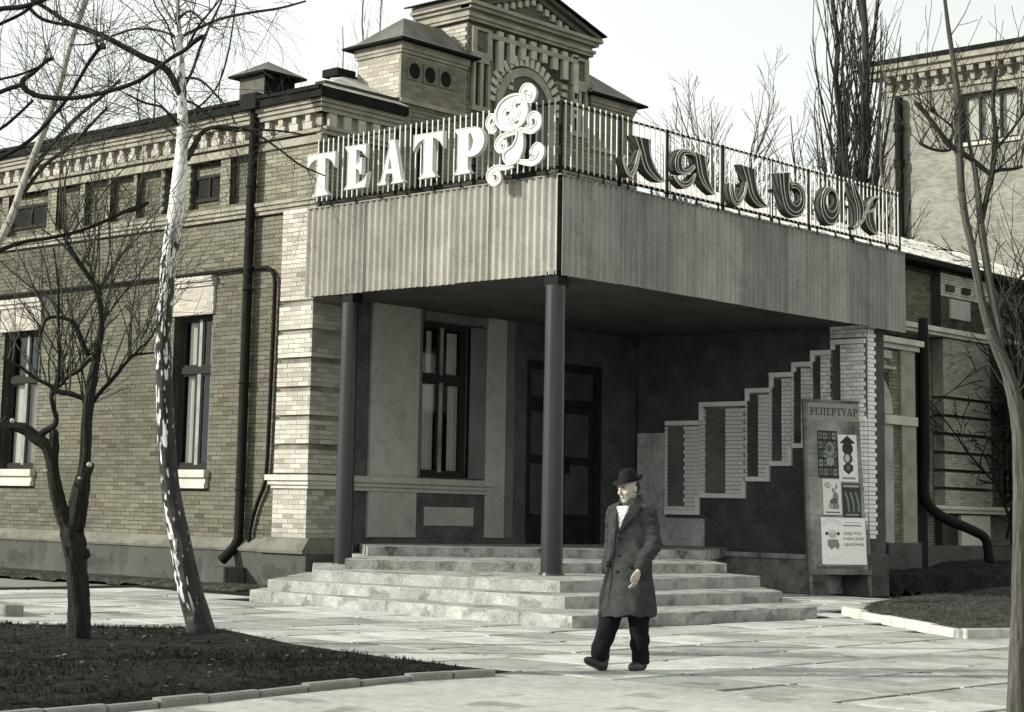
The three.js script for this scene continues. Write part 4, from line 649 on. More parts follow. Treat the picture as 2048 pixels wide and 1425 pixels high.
// ---------------------------------------------------------------- screen wall with the stepped relief
const MX = 9.0;
{
  const t = thing('entrance_screen_wall', 'dark plastered wall with a stair-stepped relief of white bricks', 'wall');
  mesh('wall', merge([bx(MX, MX + .6, 0, 4.9, -5.36, -.2)]), M.darkPlaster, t);
  mesh('rough_dado', merge([bx(MX - .03, MX, .6, 2.93, -5.36, -4.67), bx(MX - .03, MX, .6, 1.28, -4.67, -3.75)]), M.roughDado, t);
  // steps of the relief: z0, z1, underside, top
  const S = [[-4.67, -3.86, 1.35, 3.16], [-3.86, -2.80, 1.68, 3.51], [-2.80, -2.26, 2.0, 3.75], [-2.26, -1.77, 2.29, 4.03], [-1.77, -1.36, 2.62, 4.21], [-1.36, -.93, 2.85, 4.41], [-.93, -.22, 3.1, 4.59]];
  const slots = [[-4.62, -4.22, 1.52, 3.04], [-3.72, -3.24, 1.79, 3.37], [-2.76, -2.50, 2.1, 3.63], [-2.21, -1.98, 2.4, 3.91], [-1.73, -1.56, 2.7, 4.1], [-1.32, -1.14, 2.95, 4.29], [-.90, -.72, 3.2, 4.5]];
  const P = .045; const r = rng(3); const bricks = [];
  S.forEach(([z0, z1, y0, y1], i) => {
    const B = .085, parts = [bx(MX - P - .02, MX, y1 - B, y1, z0 - (i ? .0 : .0), z1 + .0, .006), bx(MX - P - .02, MX, y0, y0 + B, z0, z1, .006)];
    if (i) parts.push(bx(MX - P - .02, MX, S[i - 1][3] + .001, y1 - B - .001, z0 + .001, z0 + .085, .006));
    if (i < S.length - 1) parts.push(bx(MX - P - .02, MX, y0 + B + .001, S[i + 1][2] - .001, z1 - .085, z1 - .001, .006));
    mesh('relief_band', merge(parts), M.whitePaint, t);
    const s = slots[i]; mesh('relief_slot', merge([bx(MX - .012, MX - .002, s[2], s[3], s[0], s[1])]), i < 2 ? M.midPlaster : M.darkPlaster, t);
    mesh('relief_ground', wallGeo('x', MX - .022, z0 + .002, z1 - .002, y0 + B, y1 - B, [s], .021), M.mortarPale, t);
    const bl = .125, bh = .066, j = .011; let row = 0;
    for (let y = y0 + B + .006; y + bh < y1 - B + .01; y += bh + j, row++) for (let z = z0 + .004 - (row % 2) * .065; z < z1; z += bl + j) {
      let a = Math.max(z, z0 + .004), b = Math.min(z + bl, z1 - .004); if (y < s[3] && y + bh > s[2]) { if (a < s[1] && b > s[0]) { if (a < s[0] - .03) b = s[0]; else if (b > s[1] + .03) a = s[1]; else continue; } } if (b - a < .03) continue;
      bricks.push([a, b, y, y + bh]); }
  });
  // bricks at the outer corner, toothed down beside the arch
  for (let y = 1.0, k = 0; y < 4.88; y += .077, k++) { if (y > 3.12 && y < 4.56) continue; const z0 = y > 4.5 ? -.93 : -.6; for (let z = -.2 - (k % 2) * .068; z > z0; z -= .136) bricks.push([Math.max(z - .125, z0), z, y, y + .066]); if (k % 2) bricks.push([-.257, -.2, y, y + .066]); }
  bricks.sort((a, b) => (b[1] + b[2] * .1) - (a[1] + a[2] * .1)); const rest = [];
  const tones = [.8, .92, 1.05].map(k => { const m = M.whiteBrick.clone(); m.color.multiplyScalar(k); return m; });
  bricks.forEach(([a, b, y0, y1], i) => { const d = .008 + r() * .007, x0 = MX - P - d; if (i < 290) { const m = mesh('white_brick', brickGeo, tones[(r() * 3) | 0], t); m.position.set((x0 + MX - .01) / 2, (y0 + y1) / 2, (a + b) / 2); m.scale.set(MX - .01 - x0, y1 - y0, b - a); } else rest.push(bx(x0, MX - .01, y0, y1, a, b)); });
  mesh('relief_bricks', merge(rest), tones[1], t).userData.kind = 'stuff';
  const end = []; for (let y = 1.0, k = 0; y < 4.88; y += .077, k++) end.push(bx(MX + .003, MX + .20 + (k % 2) * .06, y, y + .066, -.2, -.17)); mesh('corner_bricks', merge(end), tones[1], t).userData.kind = 'stuff';
  mesh('wall_footing', bx(MX - .06, MX + .62, -.2, .72, -5.35, -.15, .01), M.plinth, t);
}
// ---------------------------------------------------------------- side porch with the arched doorway, behind the screen wall
{
  const t = thing('side_porch', 'low brick porch with a pale round-arched doorway beyond the screen wall', 'porch'); const b = new BrickField(t, 91);
  const Z = -1.5, cx = 11.2, sp = 3.4, ri = .5, ro = .83;
  const w = mesh('wall', wallGeo('z', Z, 9.62, 13.0, 0, 4.95, [[cx - ri, cx + ri, .6, sp + ri]], .3), M.mortar, t);
  b.wall('z', Z, cx + ro + .02, 13, .9, 4.7, [], 'lit', w, .25, .065, 1.2); b.wall('z', Z, 9.65, cx + ro, sp + ro, 4.7, [], 'lit', w, .25, .065, 1.4);
  const sh = new THREE.Shape(); sh.absarc(cx, sp, ro, 0, Math.PI, false); sh.lineTo(cx - ri, sp); sh.absarc(cx, sp, ri, Math.PI, 0, true); sh.closePath(); const ag = new THREE.ExtrudeGeometry(sh, { depth: .16, bevelEnabled: false, curveSegments: 24 }); ag.translate(0, 0, Z - .06); mesh('arch', boxUV(ag), M.palePlaster, t);
  const spd = new THREE.Shape(); spd.moveTo(cx - ro, sp + ri - .1); spd.lineTo(cx + ro, sp + ri - .1); spd.absarc(cx, sp, ri + .02, 0.9, 2.24, false); spd.closePath();
  mesh('impost', merge([bx(cx + ri, 13.0, sp - .2, sp - .02, Z - .05, Z + .12, .01), bx(cx - ri - .5, cx - ri, sp - .2, sp - .02, Z - .05, Z + .12, .01)]), M.trimPale, t);
  mesh('pilaster', merge([bx(12.42, 12.98, .9, sp - .2, Z - .05, Z + .08), bx(12.42, 12.98, sp - .02, 4.7, Z - .05, Z + .07)]), M.trimBrick, t);
  mesh('door_jamb', bx(cx + ri + .03, cx + ri + .42, .9, sp - .2, Z - .05, Z + .05), M.palePlaster, t);
  mesh('panel', merge([bx(9.9, 12.2, 4.28, 4.35, Z - .05, Z + .1, .008), bx(9.9, 12.1, 4.5, 4.66, Z - .05, Z + .06)]), M.palePlaster, t);
  mesh('cornice', merge([bx(9.6, 13.1, 4.7, 4.8, Z - .2, Z + .12, .01), bx(9.6, 13.15, 4.8, 4.92, Z - .2, Z + .2, .01)]), M.trimPale, t);
  const d = mesh('door', merge([bx(cx - ri, cx + ri, .6, sp + ri, Z - .35, Z - .3)]), M.doorDark, t); mesh('door_frame', merge([bx(cx - .03, cx + .03, .6, sp, Z - .3, Z - .27), bx(cx - ri, cx + ri, sp - .06, sp + .02, Z - .3, Z - .26)]), M.doorPanel, d);
  mesh('side_wall', bx(12.72, 13.0, 0, 4.9, -7, Z - .3), M.recess, t); mesh('porch_roof', bx(9.62, 13.1, 4.93, 5.0, -7, Z + .1), M.roofDark, t);
  mesh('plinth', bx(11.75, 13.05, -.2, .9, Z - .1, Z + .14, .015), M.plinth, t);
  mesh('gap_shade_strip', bx(13.0, 13.5, 0, 4.9, -2.0, Z + .02), M.blackIron, t);  // black box painted in for the shade of the gap beside the wing
  const [p, r] = smoothPath([V(13.25, 5.4, -1.38), V(13.25, 4, -1.38), V(13.25, 2.6, -1.38), V(13.25, 1.75, -1.38), V(13.5, 1.45, -1.2), V(14.3, 1.16, -.9), V(14.62, 1.0, -.8), V(14.74, .5, -.78)], [.10, .10, .10, .105, .105, .10, .095, .095], 4);
  mesh('downpipe', tube(p, r, 14), M.blackIron, t);
  b.build(120);
}
// ---------------------------------------------------------------- right-hand wing, set back
{
  const t = thing('right_wing_building', 'brick wing with banded pier and pale sheet roof at the right', 'building'); const b = new BrickField(t, 93), Z = -7;
  const win = [[28.0, 29.2, 1.95, 4.7]];
  const w = mesh('wall', wallGeo('z', Z, 13.1, 33, -.3, 8.0, win, .3), M.mortar, t);
  b.wall('z', Z, 20.5, 33, .7, 7.9, [...win, [24.0, 26.75, .7, 7.8]], 'lit', w, .25, .065, 1.0);
  windowIn('z', Z, 28.0, 29.2, 1.95, 4.7, [28.6], 3.6, 3.72, t, .16, []);
  const px0 = 24.05, px1 = 26.7;
  const core = mesh('pier', bx(px0 + .04, px1 - .04, .7, 7.0, Z - .05, Z + .2), M.mortar, t);
  for (const [y0, y1] of [[1.75, 2.15], [2.23, 2.62], [2.70, 3.09], [3.17, 3.58], [3.66, 4.06], [4.14, 4.54]]) { const q = mesh('quoin', bx(px0, px1, y0, y1, Z, Z + .32, .006), M.mortarPale, t); b.wall('z', Z + .32, px0, px1, y0, y1, [], 'pale', q, .25, .065, .8, .005); }
  const q2 = mesh('quoin', bx(px0, px1, 4.62, 6.15, Z, Z + .32, .006), M.mortarPale, t); b.wall('z', Z + .32, px0, px1, 4.62, 6.15, [], 'pale', q2, .25, .065, .75, .005);
  mesh('quoin', bx(px0 + .9, px1 - .1, .7, 1.5, Z, Z + .3, .006), M.trimPale, t);
  mesh('string_course', merge([bx(13.1, 33, 6.18, 6.27, Z - .05, Z + .42, .01), bx(13.1, 33, 6.27, 6.4, Z - .05, Z + .5, .01)]), M.trimPale, t);
  mesh('rail_moulding', merge([bx(19, 33, 1.54, 1.64, Z - .05, Z + .4, .01), bx(19, 33, 1.64, 1.74, Z - .05, Z + .46, .01)]), M.trimPale, t);
  mesh('frieze_panel', bx(24.5, 25.6, 6.72, 7.25, Z - .05, Z + .34, .01), M.palePlaster, t); const fr = mesh('frieze', bx(24.05, 27, 6.42, 7.98, Z - .05, Z + .28), M.mortar, t); b.wall('z', Z + .28, 24.05, 26.9, 7.3, 7.95, [], 'pale', fr, .25, .065, .95);
  mesh('dentil', bx(24.3, 24.7, 7.45, 7.62, Z + .2, Z + .36), M.mortar, t); mesh('dentil', bx(25.2, 25.6, 7.45, 7.62, Z + .2, Z + .36), M.mortar, t);
  mesh('eave', bx(13.1, 33, 8.0, 8.14, Z - .3, Z + .6), M.roofDark, t);
  const g = new THREE.BufferGeometry().setFromPoints([V(13, 8.15, Z + .6), V(33, 8.15, Z + .6), V(33, 9.9, Z - 4), V(13, 8.15, Z + .6), V(33, 9.9, Z - 4), V(13, 9.9, Z - 4)]); g.computeVertexNormals(); const rf = mesh('roof', boxUV(g), M.roofPale, t);
  for (let x = 13.4; x < 33; x += .7) mesh('roof_seam', bar(V(x, 8.17, Z + .58), V(x, 9.92, Z - 4), .03, .04), M.roofPale, rf);
  mesh('plinth', bx(13.1, 33, -.6, .7, Z - .1, Z + .5, .02), M.plinth, t);
  mesh('rear_wall', bx(13.1, 33, -.3, 9.6, Z - 5, Z - 4.6), M.recess, t);
  b.build(200);
  const s = thing('garden_steps', 'low mossy stone steps and kerbs below the right wing', 'steps'); for (let k = 0; k < 3; k++) mesh('step', bx(16.5 + k * .3, 30, -.35 + k * .2, -.15 + k * .2 + .05, -6.5 + 0, -3.6 - k * .75, .02), M.plinth, s);
}
{ // soil heaps below the wing
  const P = [[9.8, -.55], [12.5, .6], [18, 1.6], [26, 0], [26, -3.2], [16, -3], [12, -1.3], [10.2, -1.35]]; const [g, H] = bedMesh(P, .3, .55, .12, 45); const m = M.soil.clone(); tag(struct('soil_heap', g, m), null, null);
}
// ---------------------------------------------------------------- tall brick block behind
{
  const t = thing('tall_brick_block', 'tall pale brick block with corbelled cornice at the upper right', 'building'); const X = 45, z0 = -20.2, z1 = -6, top = 19.35;
  const wins = []; for (const y of [6.6, 16.05]) for (const z of [-16.9, -12.6, -9.4]) wins.push([z, z + 2.45, y, y + 2.0]);
  mat('farWall', [.30, .29, .245], { map: T.farBrick });
  mesh('wall', wallGeo('x', X, z0, z1, 0, top, wins, .4), M.farWall, t); mesh('rear_wall', bx(X + .4, X + 12, 0, top, z0, z0 + .4), M.farWall, t);
  for (const [a, b, y0, y1] of wins) { const D = .16, f = mesh('window', merge([bx(X + D, X + D + .1, y0, y0 + .12, a, b), bx(X + D, X + D + .1, y1 - .14, y1, a, b), bx(X + D, X + D + .1, y0 + .12, y1 - .14, a, a + .12), bx(X + D, X + D + .1, y0 + .12, y1 - .14, b - .12, b), bx(X + D, X + D + .1, y0 + .12, y1 - .14, a + .72, a + .82), bx(X + D, X + D + .1, y0 + .12, y1 - .14, a + 1.6, a + 1.7)]), M.windowFrame, t);
    for (const [u, v] of [[.12, .72], [.82, 1.6], [1.7, 2.33]]) { const p = new THREE.PlaneGeometry(v - u, y1 - y0 - .26); p.rotateY(-Math.PI / 2); p.translate(X + D + .05, (y0 + y1) / 2 - .01, a + (u + v) / 2); mesh('pane', p, M.glass, f); }
    mesh('blind', bx(X + .34, X + .36, y0, y1, a, b), M.curtain, f); mesh('sill', bx(X - .1, X + .1, y0 - .14, y0, a - .1, b + .1), M.trimPale, f); }
  mesh('cornice', merge([bx(X - .1, X + .2, 18.35, 18.5, z0 - .1, z1), bx(X - .5, X + .3, 19.1, 19.35, z0 - .5, z1), bx(X - .65, X + .3, 19.35, 19.6, z0 - .65, z1)]), M.trimBrick, t);
  for (let z = z0 + .2; z < z1; z += .52) mesh('corbel', merge([bx(X - .42, X + .05, 18.86, 19.1, z, z + .26), bx(X - .22, X + .05, 18.55, 18.86, z + .04, z + .22)]), M.trimBrick, t);
  mesh('roof_edge', bx(X - .75, X + 12, 19.6, 19.75, z0 - .75, z1), M.roofDark, t);
  mesh('pilaster', bx(X - .12, X + .1, 0, 18.3, z0, z0 + .5), M.farWall, t);
  const dp = mesh('downpipe', tube([V(X - .25, 18.2, -19.45), V(X - .25, 10, -19.45), V(X - .25, 7.5, -19.45)], .17, 10), M.darkMetal, t);
  for (const y of [10, 12.5, 15.5, 17]) { const g = new THREE.CylinderGeometry(.22, .22, .35, 10); g.translate(X - .25, y, -19.45); mesh('pipe_collar', g, M.darkMetal, dp); }
}
bf.build(290);
// ---------------------------------------------------------------- poster board
{
  const t = thing('poster_board', 'tall standing wooden board with five theatre posters in front of the screen wall', 'poster board');
  const A = at(1624, 1184, depthOf(V(7.9, .05, -.75))), B = at(1739, 1186, depthOf(V(9.0, .05, -.1))); // feet
  const y0 = .04, u = V(B.x - A.x, 0, B.z - A.z), W = u.length(); u.normalize(); const n = V(-u.z, 0, u.x); if (n.dot(V(EYE.x - A.x, 0, EYE.z - A.z)) < 0) n.negate();
  const H = 3.42, lean = .05; // leans back a little
  const m = new THREE.Matrix4().makeBasis(u, V(0, 1, 0).addScaledVector(n, -lean).normalize(), V().copy(n)); m.setPosition(A.x, y0, A.z); t.applyMatrix4(new THREE.Matrix4().makeTranslation(A.x, y0, A.z));
  const place = (g) => { g.applyMatrix4(m); g.translate(-A.x, -y0, -A.z); return g; };
  mat('board', [.40, .405, .375], { map: T.mottle, roughness: .8 }); mat('boardEdge', [.26, .265, .245], { map: T.mottle });
  const g0 = .40; // board starts above the ground
  const tap = (g) => { const P = g.attributes.position; for (let i = 0; i < P.count; i++) { const k = (P.getY(i)) / H; P.setX(i, lerp(P.getX(i), W / 2 + (P.getX(i) - W / 2) * .965 - .03, k)); } return g; };
  const face = mesh('board', merge([[g0, 1.35], [1.356, 2.05], [2.056, 2.44], [2.446, H]].map(([a, b]) => place(tap(bx(-.03, W + .03, a, b, -.03, .0))))), M.board, t);
  mesh('frame', place(merge([tap(bx(-.06, .0, g0 - .02, H, -.05, .02, .006)), tap(bx(W, W + .06, g0 - .02, H, -.05, .02, .006)), tap(bx(-.06, W + .06, g0 - .08, g0, -.05, .05, .008)), tap(bx(.0, W, H - .05, H, -.05, .02, .006))])), M.boardEdge, t);
  for (const x of [-.05, W - .02]) mesh('leg', place(bx(x, x + .07, -.06, g0, -.05, .02, .006)), M.boardEdge, t);
  function canvasTex(w, h, draw) { const c = document.createElement('canvas'); c.width = w; c.height = h; const g = c.getContext('2d'); draw(g, w, h); { const r = rng(w * 7 + h * 3 + 11); for (let k = 0; k < 900; k++) { const v = r() < .5 ? 20 : 235; g.fillStyle = `rgba(${v},${v},${v - 6},${.03 + r() * .10})`; g.fillRect(r() * w, r() * h, 1 + r() * r() * 18, 1 + r() * r() * 14); } g.strokeStyle = 'rgba(90,92,84,.35)'; g.lineWidth = 1.5; for (const y of [.33, .66]) { g.beginPath(); g.moveTo(0, h * y); g.lineTo(w, h * (y + .01)); g.stroke(); } } const q = new THREE.CanvasTexture(c); q.colorSpace = THREE.SRGBColorSpace; q.magFilter = THREE.LinearFilter; return q; }
  function poster(label, x0, x1, a, b, w, h, draw) {
    const g = new THREE.PlaneGeometry(x1 - x0, b - a, 4, 4), P = g.attributes.position; for (let i = 0; i < P.count; i++) P.setZ(i, .004 + Math.abs(Math.sin(i * 2.3)) * .004); g.translate((x0 + x1) / 2, (a + b) / 2, 0); tap(g); g.computeVertexNormals(); place(g);
    const mt = new THREE.MeshStandardMaterial({ map: canvasTex(w, h, draw), roughness: .75, side: THREE.DoubleSide }); const me = mesh('poster', g, mt, t); me.userData.label = label;
  }
  const bg = (g, w, h, c) => { g.fillStyle = c; g.fillRect(0, 0, w, h); };
  const el = (g, x, y, rx, ry, c, rot = 0) => { g.fillStyle = c; g.beginPath(); g.ellipse(x, y, rx, ry, rot, 0, 6.2832); g.fill(); };
  const k = W; // positions as fractions of the board width
  poster('header strip with dark capital letters', .04 * k, .97 * k, 3.04, 3.36, 512, 140, (g, w, h) => { bg(g, w, h, '#8a8d84'); g.fillStyle = '#20251f'; g.font = 'bold 84px serif'; g.textAlign = 'center'; g.fillText('РЕПЕРТУАР', w / 2, 98, w * .94); });
  poster('dark poster of small picture squares', .19 * k, .545 * k, 2.02, 2.86, 256, 512, (g, w, h) => { bg(g, w, h, '#23271f'); const c = ['#6c7266', '#8f958a', '#545a4e', '#7b8176']; for (let i = 0; i < 4; i++) for (let j = 0; j < 5; j++) { g.fillStyle = c[(i * 3 + j * 7) % 4]; g.fillRect(14 + i * 60, 22 + j * 98, 46, 70); el(g, 36 + i * 60, 56 + j * 98, 14, 20, '#3c4238'); } el(g, 160, 200, 56, 74, '#7f8578'); el(g, 150, 190, 30, 40, '#4d5348'); g.fillStyle = '#8b9186'; g.fillRect(110, 290, 96, 80); });
  poster('white poster with three stacked dark round shapes', .56 * k, .90 * k, 1.96, 2.80, 256, 512, (g, w, h) => { bg(g, w, h, '#e4e4dd'); g.fillStyle = '#1d221c'; g.beginPath(); g.moveTo(128, 8); g.lineTo(240, 92); g.lineTo(200, 96); g.lineTo(60, 96); g.lineTo(20, 92); g.closePath(); g.fill(); el(g, 128, 150, 74, 72, '#2a3029'); el(g, 128, 258, 62, 60, '#333a32'); el(g, 118, 256, 34, 44, '#b9bcb2'); g.fillStyle = '#30362f'; g.beginPath(); g.moveTo(58, 340); g.lineTo(120, 300); g.lineTo(196, 336); g.lineTo(190, 390); g.lineTo(126, 432); g.lineTo(66, 392); g.fill(); el(g, 126, 362, 24, 28, '#6a7067'); g.fillStyle = '#8a9086'; g.fillRect(40, 462, 180, 24); });
  poster('white poster with a line drawing of a figure', .255 * k, .58 * k, 1.37, 2.0, 256, 512, (g, w, h) => { bg(g, w, h, '#e0e0d8'); g.strokeStyle = '#4c524a'; g.lineWidth = 9; g.beginPath(); for (let a = 0; a < 12; a += .2) g.lineTo(64 + Math.cos(a) * (46 - a * 3.4), 80 + Math.sin(a) * (50 - a * 3.6)); g.stroke(); el(g, 190, 110, 12, 44, '#6c7268', .3); el(g, 150, 170, 20, 46, '#8a9086', -.3); el(g, 176, 260, 40, 70, '#7c8278'); el(g, 150, 350, 60, 80, '#5c6259'); el(g, 110, 390, 40, 40, '#9aa096'); el(g, 190, 390, 34, 46, '#858b80'); g.fillStyle = '#3c423a'; g.fillRect(30, 468, 200, 18); });
  poster('dark poster with slanting stripes', .60 * k, .93 * k, 1.33, 1.93, 256, 420, (g, w, h) => { bg(g, w, h, '#343a33'); g.strokeStyle = '#7a8077'; g.lineWidth = 26; for (const x of [40, 110, 180]) { g.beginPath(); g.moveTo(x, 110); g.quadraticCurveTo(x + 50, 220, x + 40, 350); g.stroke(); } g.fillStyle = '#a4a99f'; g.fillRect(18, 20, 220, 26); g.fillStyle = '#8a9086'; g.fillRect(40, 376, 180, 22); });
  poster('large white poster with a puppet face and the title in capitals', .20 * k, .985 * k, .50, 1.32, 512, 640, (g, w, h) => {
    bg(g, w, h, '#f0f0ea'); g.strokeStyle = '#b4b8ae'; g.lineWidth = 8; for (const r of [130, 100]) { g.beginPath(); g.arc(120, 150, r, 3.5, 5.9); g.stroke(); } el(g, 128, 230, 50, 58, '#b9bdb3'); el(g, 62, 220, 17, 24, '#262b25'); el(g, 196, 220, 17, 24, '#262b25'); el(g, 128, 190, 26, 30, '#d8dad2'); g.fillStyle = '#7a8078'; g.beginPath(); g.moveTo(70, 300); g.lineTo(186, 300); g.lineTo(206, 380); g.lineTo(186, 440); g.lineTo(150, 400); g.lineTo(110, 440); g.lineTo(66, 380); g.fill(); g.fillStyle = '#a4a99f'; for (let i = 0; i < 14; i++) g.fillRect(74 + (i * 37) % 110, 308 + (i * 23) % 90, 14, 12); g.strokeStyle = '#d0d3ca'; g.beginPath(); g.arc(130, 500, 80, .2, 3.0); g.stroke();
    g.fillStyle = '#9aa096'; g.fillRect(270, 62, 190, 10); g.fillStyle = '#7c8279'; g.fillRect(256, 98, 210, 18); g.fillStyle = '#4a5048'; g.font = 'bold 54px sans-serif'; g.fillText('ЕЩЕ РАЗ', 258, 232, 205); g.fillText('О КРАСНОЙ', 250, 308, 236); g.fillText('ШАПОЧКЕ', 258, 386, 232); });
  poster('narrow line of lettering at the foot of the board', .10 * k, .95 * k, .415, .475, 256, 24, (g, w, h) => { bg(g, w, h, '#5c625a'); g.fillStyle = '#2c322b'; for (let i = 0; i < 26; i++) g.fillRect(8 + i * 9.3, 6, 6, 12); });
}
// ---------------------------------------------------------------- trees
function stem(px, depth, sub = 3) { // [[x,y,width px]...] measured limb at a given distance (number or [from,to]) -> points and radii in metres
  const d = (i) => Array.isArray(depth) ? lerp(depth[0], depth[1], i / (px.length - 1)) : depth;
  return smoothPath(px.map((p, i) => at(p[0], p[1], d(i))), px.map((p, i) => p[2] / 2 / FPX * d(i)), sub);
}
function knobbly(pts, rad, r, amt) { return [pts, rad.map(x => x * (1 + (r() - .5) * amt))]; }
// twigs: a branching spray grown from p along dir
function spray(out, p, dir, len, r0, depth, r, o) {
  const n = Math.max(2, Math.round(len / o.step)), pts = [p.clone()], rad = [r0], d = dir.clone().normalize(), s = len / n;
  for (let i = 1; i <= n; i++) {
    d.x += (r() - .5) * o.wob; d.y += (r() - .5) * o.wob + o.up; d.z += (r() - .5) * o.wob; d.normalize();
    pts.push(pts[i - 1].clone().addScaledVector(d, s)); rad.push(Math.max(o.rmin, r0 * (1 - i / n * .75)));
    if (depth > 0 && i < n) { const k = o.kids; for (let q = 0; q < k; q++) if (r() < o.prob) { const a = V(r() - .5, (r() - .5) * o.flat, r() - .5).normalize(), c = d.clone().multiplyScalar(o.fwd).addScaledVector(a, 1).normalize(); spray(out, pts[i], c, len * (o.shrink * (.6 + .6 * r())) * (1 - i / n * .4), Math.max(o.rmin, rad[i] * .6), depth - 1, r, o); } }
  }
  out.push(tube(pts, rad, r0 > .02 ? 6 : r0 > .008 ? 4 : 3, false));
}
const TW = { step: .09, wob: .30, up: .05, rmin: .0025, kids: 1, prob: .34, fwd: 1.1, shrink: .55, flat: .8 };
// ---- pruned dark fruit tree at the left
{
  const t = thing('pruned_tree', 'dark forked tree with pruned stubs standing left of the birch', 'tree'), r = rng(101), D = depthOf(V(-10.1, 0, 2.74));
  const L = [
    [[158, 1318, 62], [157, 1290, 50], [157, 1220, 47], [154, 1150, 44], [150, 1105, 48], [143, 1068, 50], [140, 1048, 40]],
    [[146, 1075, 40], [128, 1038, 34], [118, 1010, 28], [108, 964, 26], [100, 915, 25], [91, 893, 25], [72, 878, 24], [50, 860, 23], [22, 851, 20], [6, 838, 18]],
    [[107, 950, 20], [106, 915, 22], [107, 890, 22], [108, 868, 18], [107, 860, 15]],
    [[78, 872, 15], [92, 862, 14], [108, 852, 13], [112, 838, 11], [106, 815, 10], [103, 788, 9], [112, 778, 8], [118, 720, 6], [117, 650, 5], [116, 566, 4], [106, 495, 3]],
    [[146, 1060, 40], [155, 1015, 38], [160, 978, 36], [168, 948, 28], [174, 935, 26], [178, 925, 20]],
    [[160, 985, 26], [167, 940, 24], [171, 905, 22], [172, 860, 21], [175, 822, 20], [183, 766, 20], [195, 700, 16], [203, 640, 13], [198, 600, 13], [187, 566, 12], [176, 552, 10], [154, 520, 9], [134, 486, 9], [128, 472, 5]],
    [[182, 812, 8], [200, 785, 8], [224, 759, 8], [250, 728, 7], [267, 711, 7], [288, 708, 5], [309, 706, 4]],
    [[267, 711, 5], [280, 697, 5], [295, 684, 4], [308, 668, 3]],
    [[178, 806, 10], [160, 795, 10], [140, 788, 11], [115, 783, 12], [100, 772, 9], [70, 757, 7], [38, 733, 6], [5, 715, 5]],
    [[192, 712, 9], [176, 722, 9], [158, 741, 8], [135, 755, 7], [118, 775, 6]],
    [[178, 712, 11], [170, 700, 12], [162, 680, 12], [154, 660, 11], [146, 645, 9], [128, 637, 8], [108, 634, 7], [92, 640, 7], [84, 660, 5], [78, 700, 4]],
    [[154, 1108, 20], [170, 1108, 22], [178, 1106, 14]]];
  const limbs = L.map(p => { const [a, b] = stem(p, D, 7); return knobbly(a, b, r, .10); });
  mesh('trunk', merge([0, 1, 2, 4, 5, 11].map(i => tube(limbs[i][0], limbs[i][1], 18, true, 1, .16, 400 + i))), M.barkDark, t);
  mesh('branch', merge([3, 6, 7, 8, 9, 10].map(i => tube(limbs[i][0], limbs[i][1], 7))), M.barkDark, t);
  mat('cutWood', [.55, .52, .44]); const cuts = []; for (const [x, y, w] of [[178, 930, 13], [24, 842, 12], [91, 942, 9], [158, 957, 8]]) { const p = at(x, y, D - .12), g = new THREE.SphereGeometry(w / 2 / FPX * D, 8, 6); g.scale(1, .8, .5); g.translate(p.x, p.y, p.z); cuts.push(boxUV(g)); } mesh('pruning_cut', merge(cuts), M.cutWood, t);
  const out = []; for (const i of [3, 5, 6, 8, 9, 10, 7]) { const [P, R] = limbs[i]; const n = i === 5 ? 26 : 9; for (let k = 0; k < n; k++) { const q = Math.floor(P.length * (.25 + .74 * r())); if (q >= P.length) continue; spray(out, P[q], V((r() - .5) * 1.3, .9 + r() * .4, (r() - .5) * 1.3), .5 + r() * 1.1, Math.min(.011, R[q] * .6), 2, r, { ...TW, up: .03 }); } }
  mesh('twigs', merge(out), M.twig, t);
}
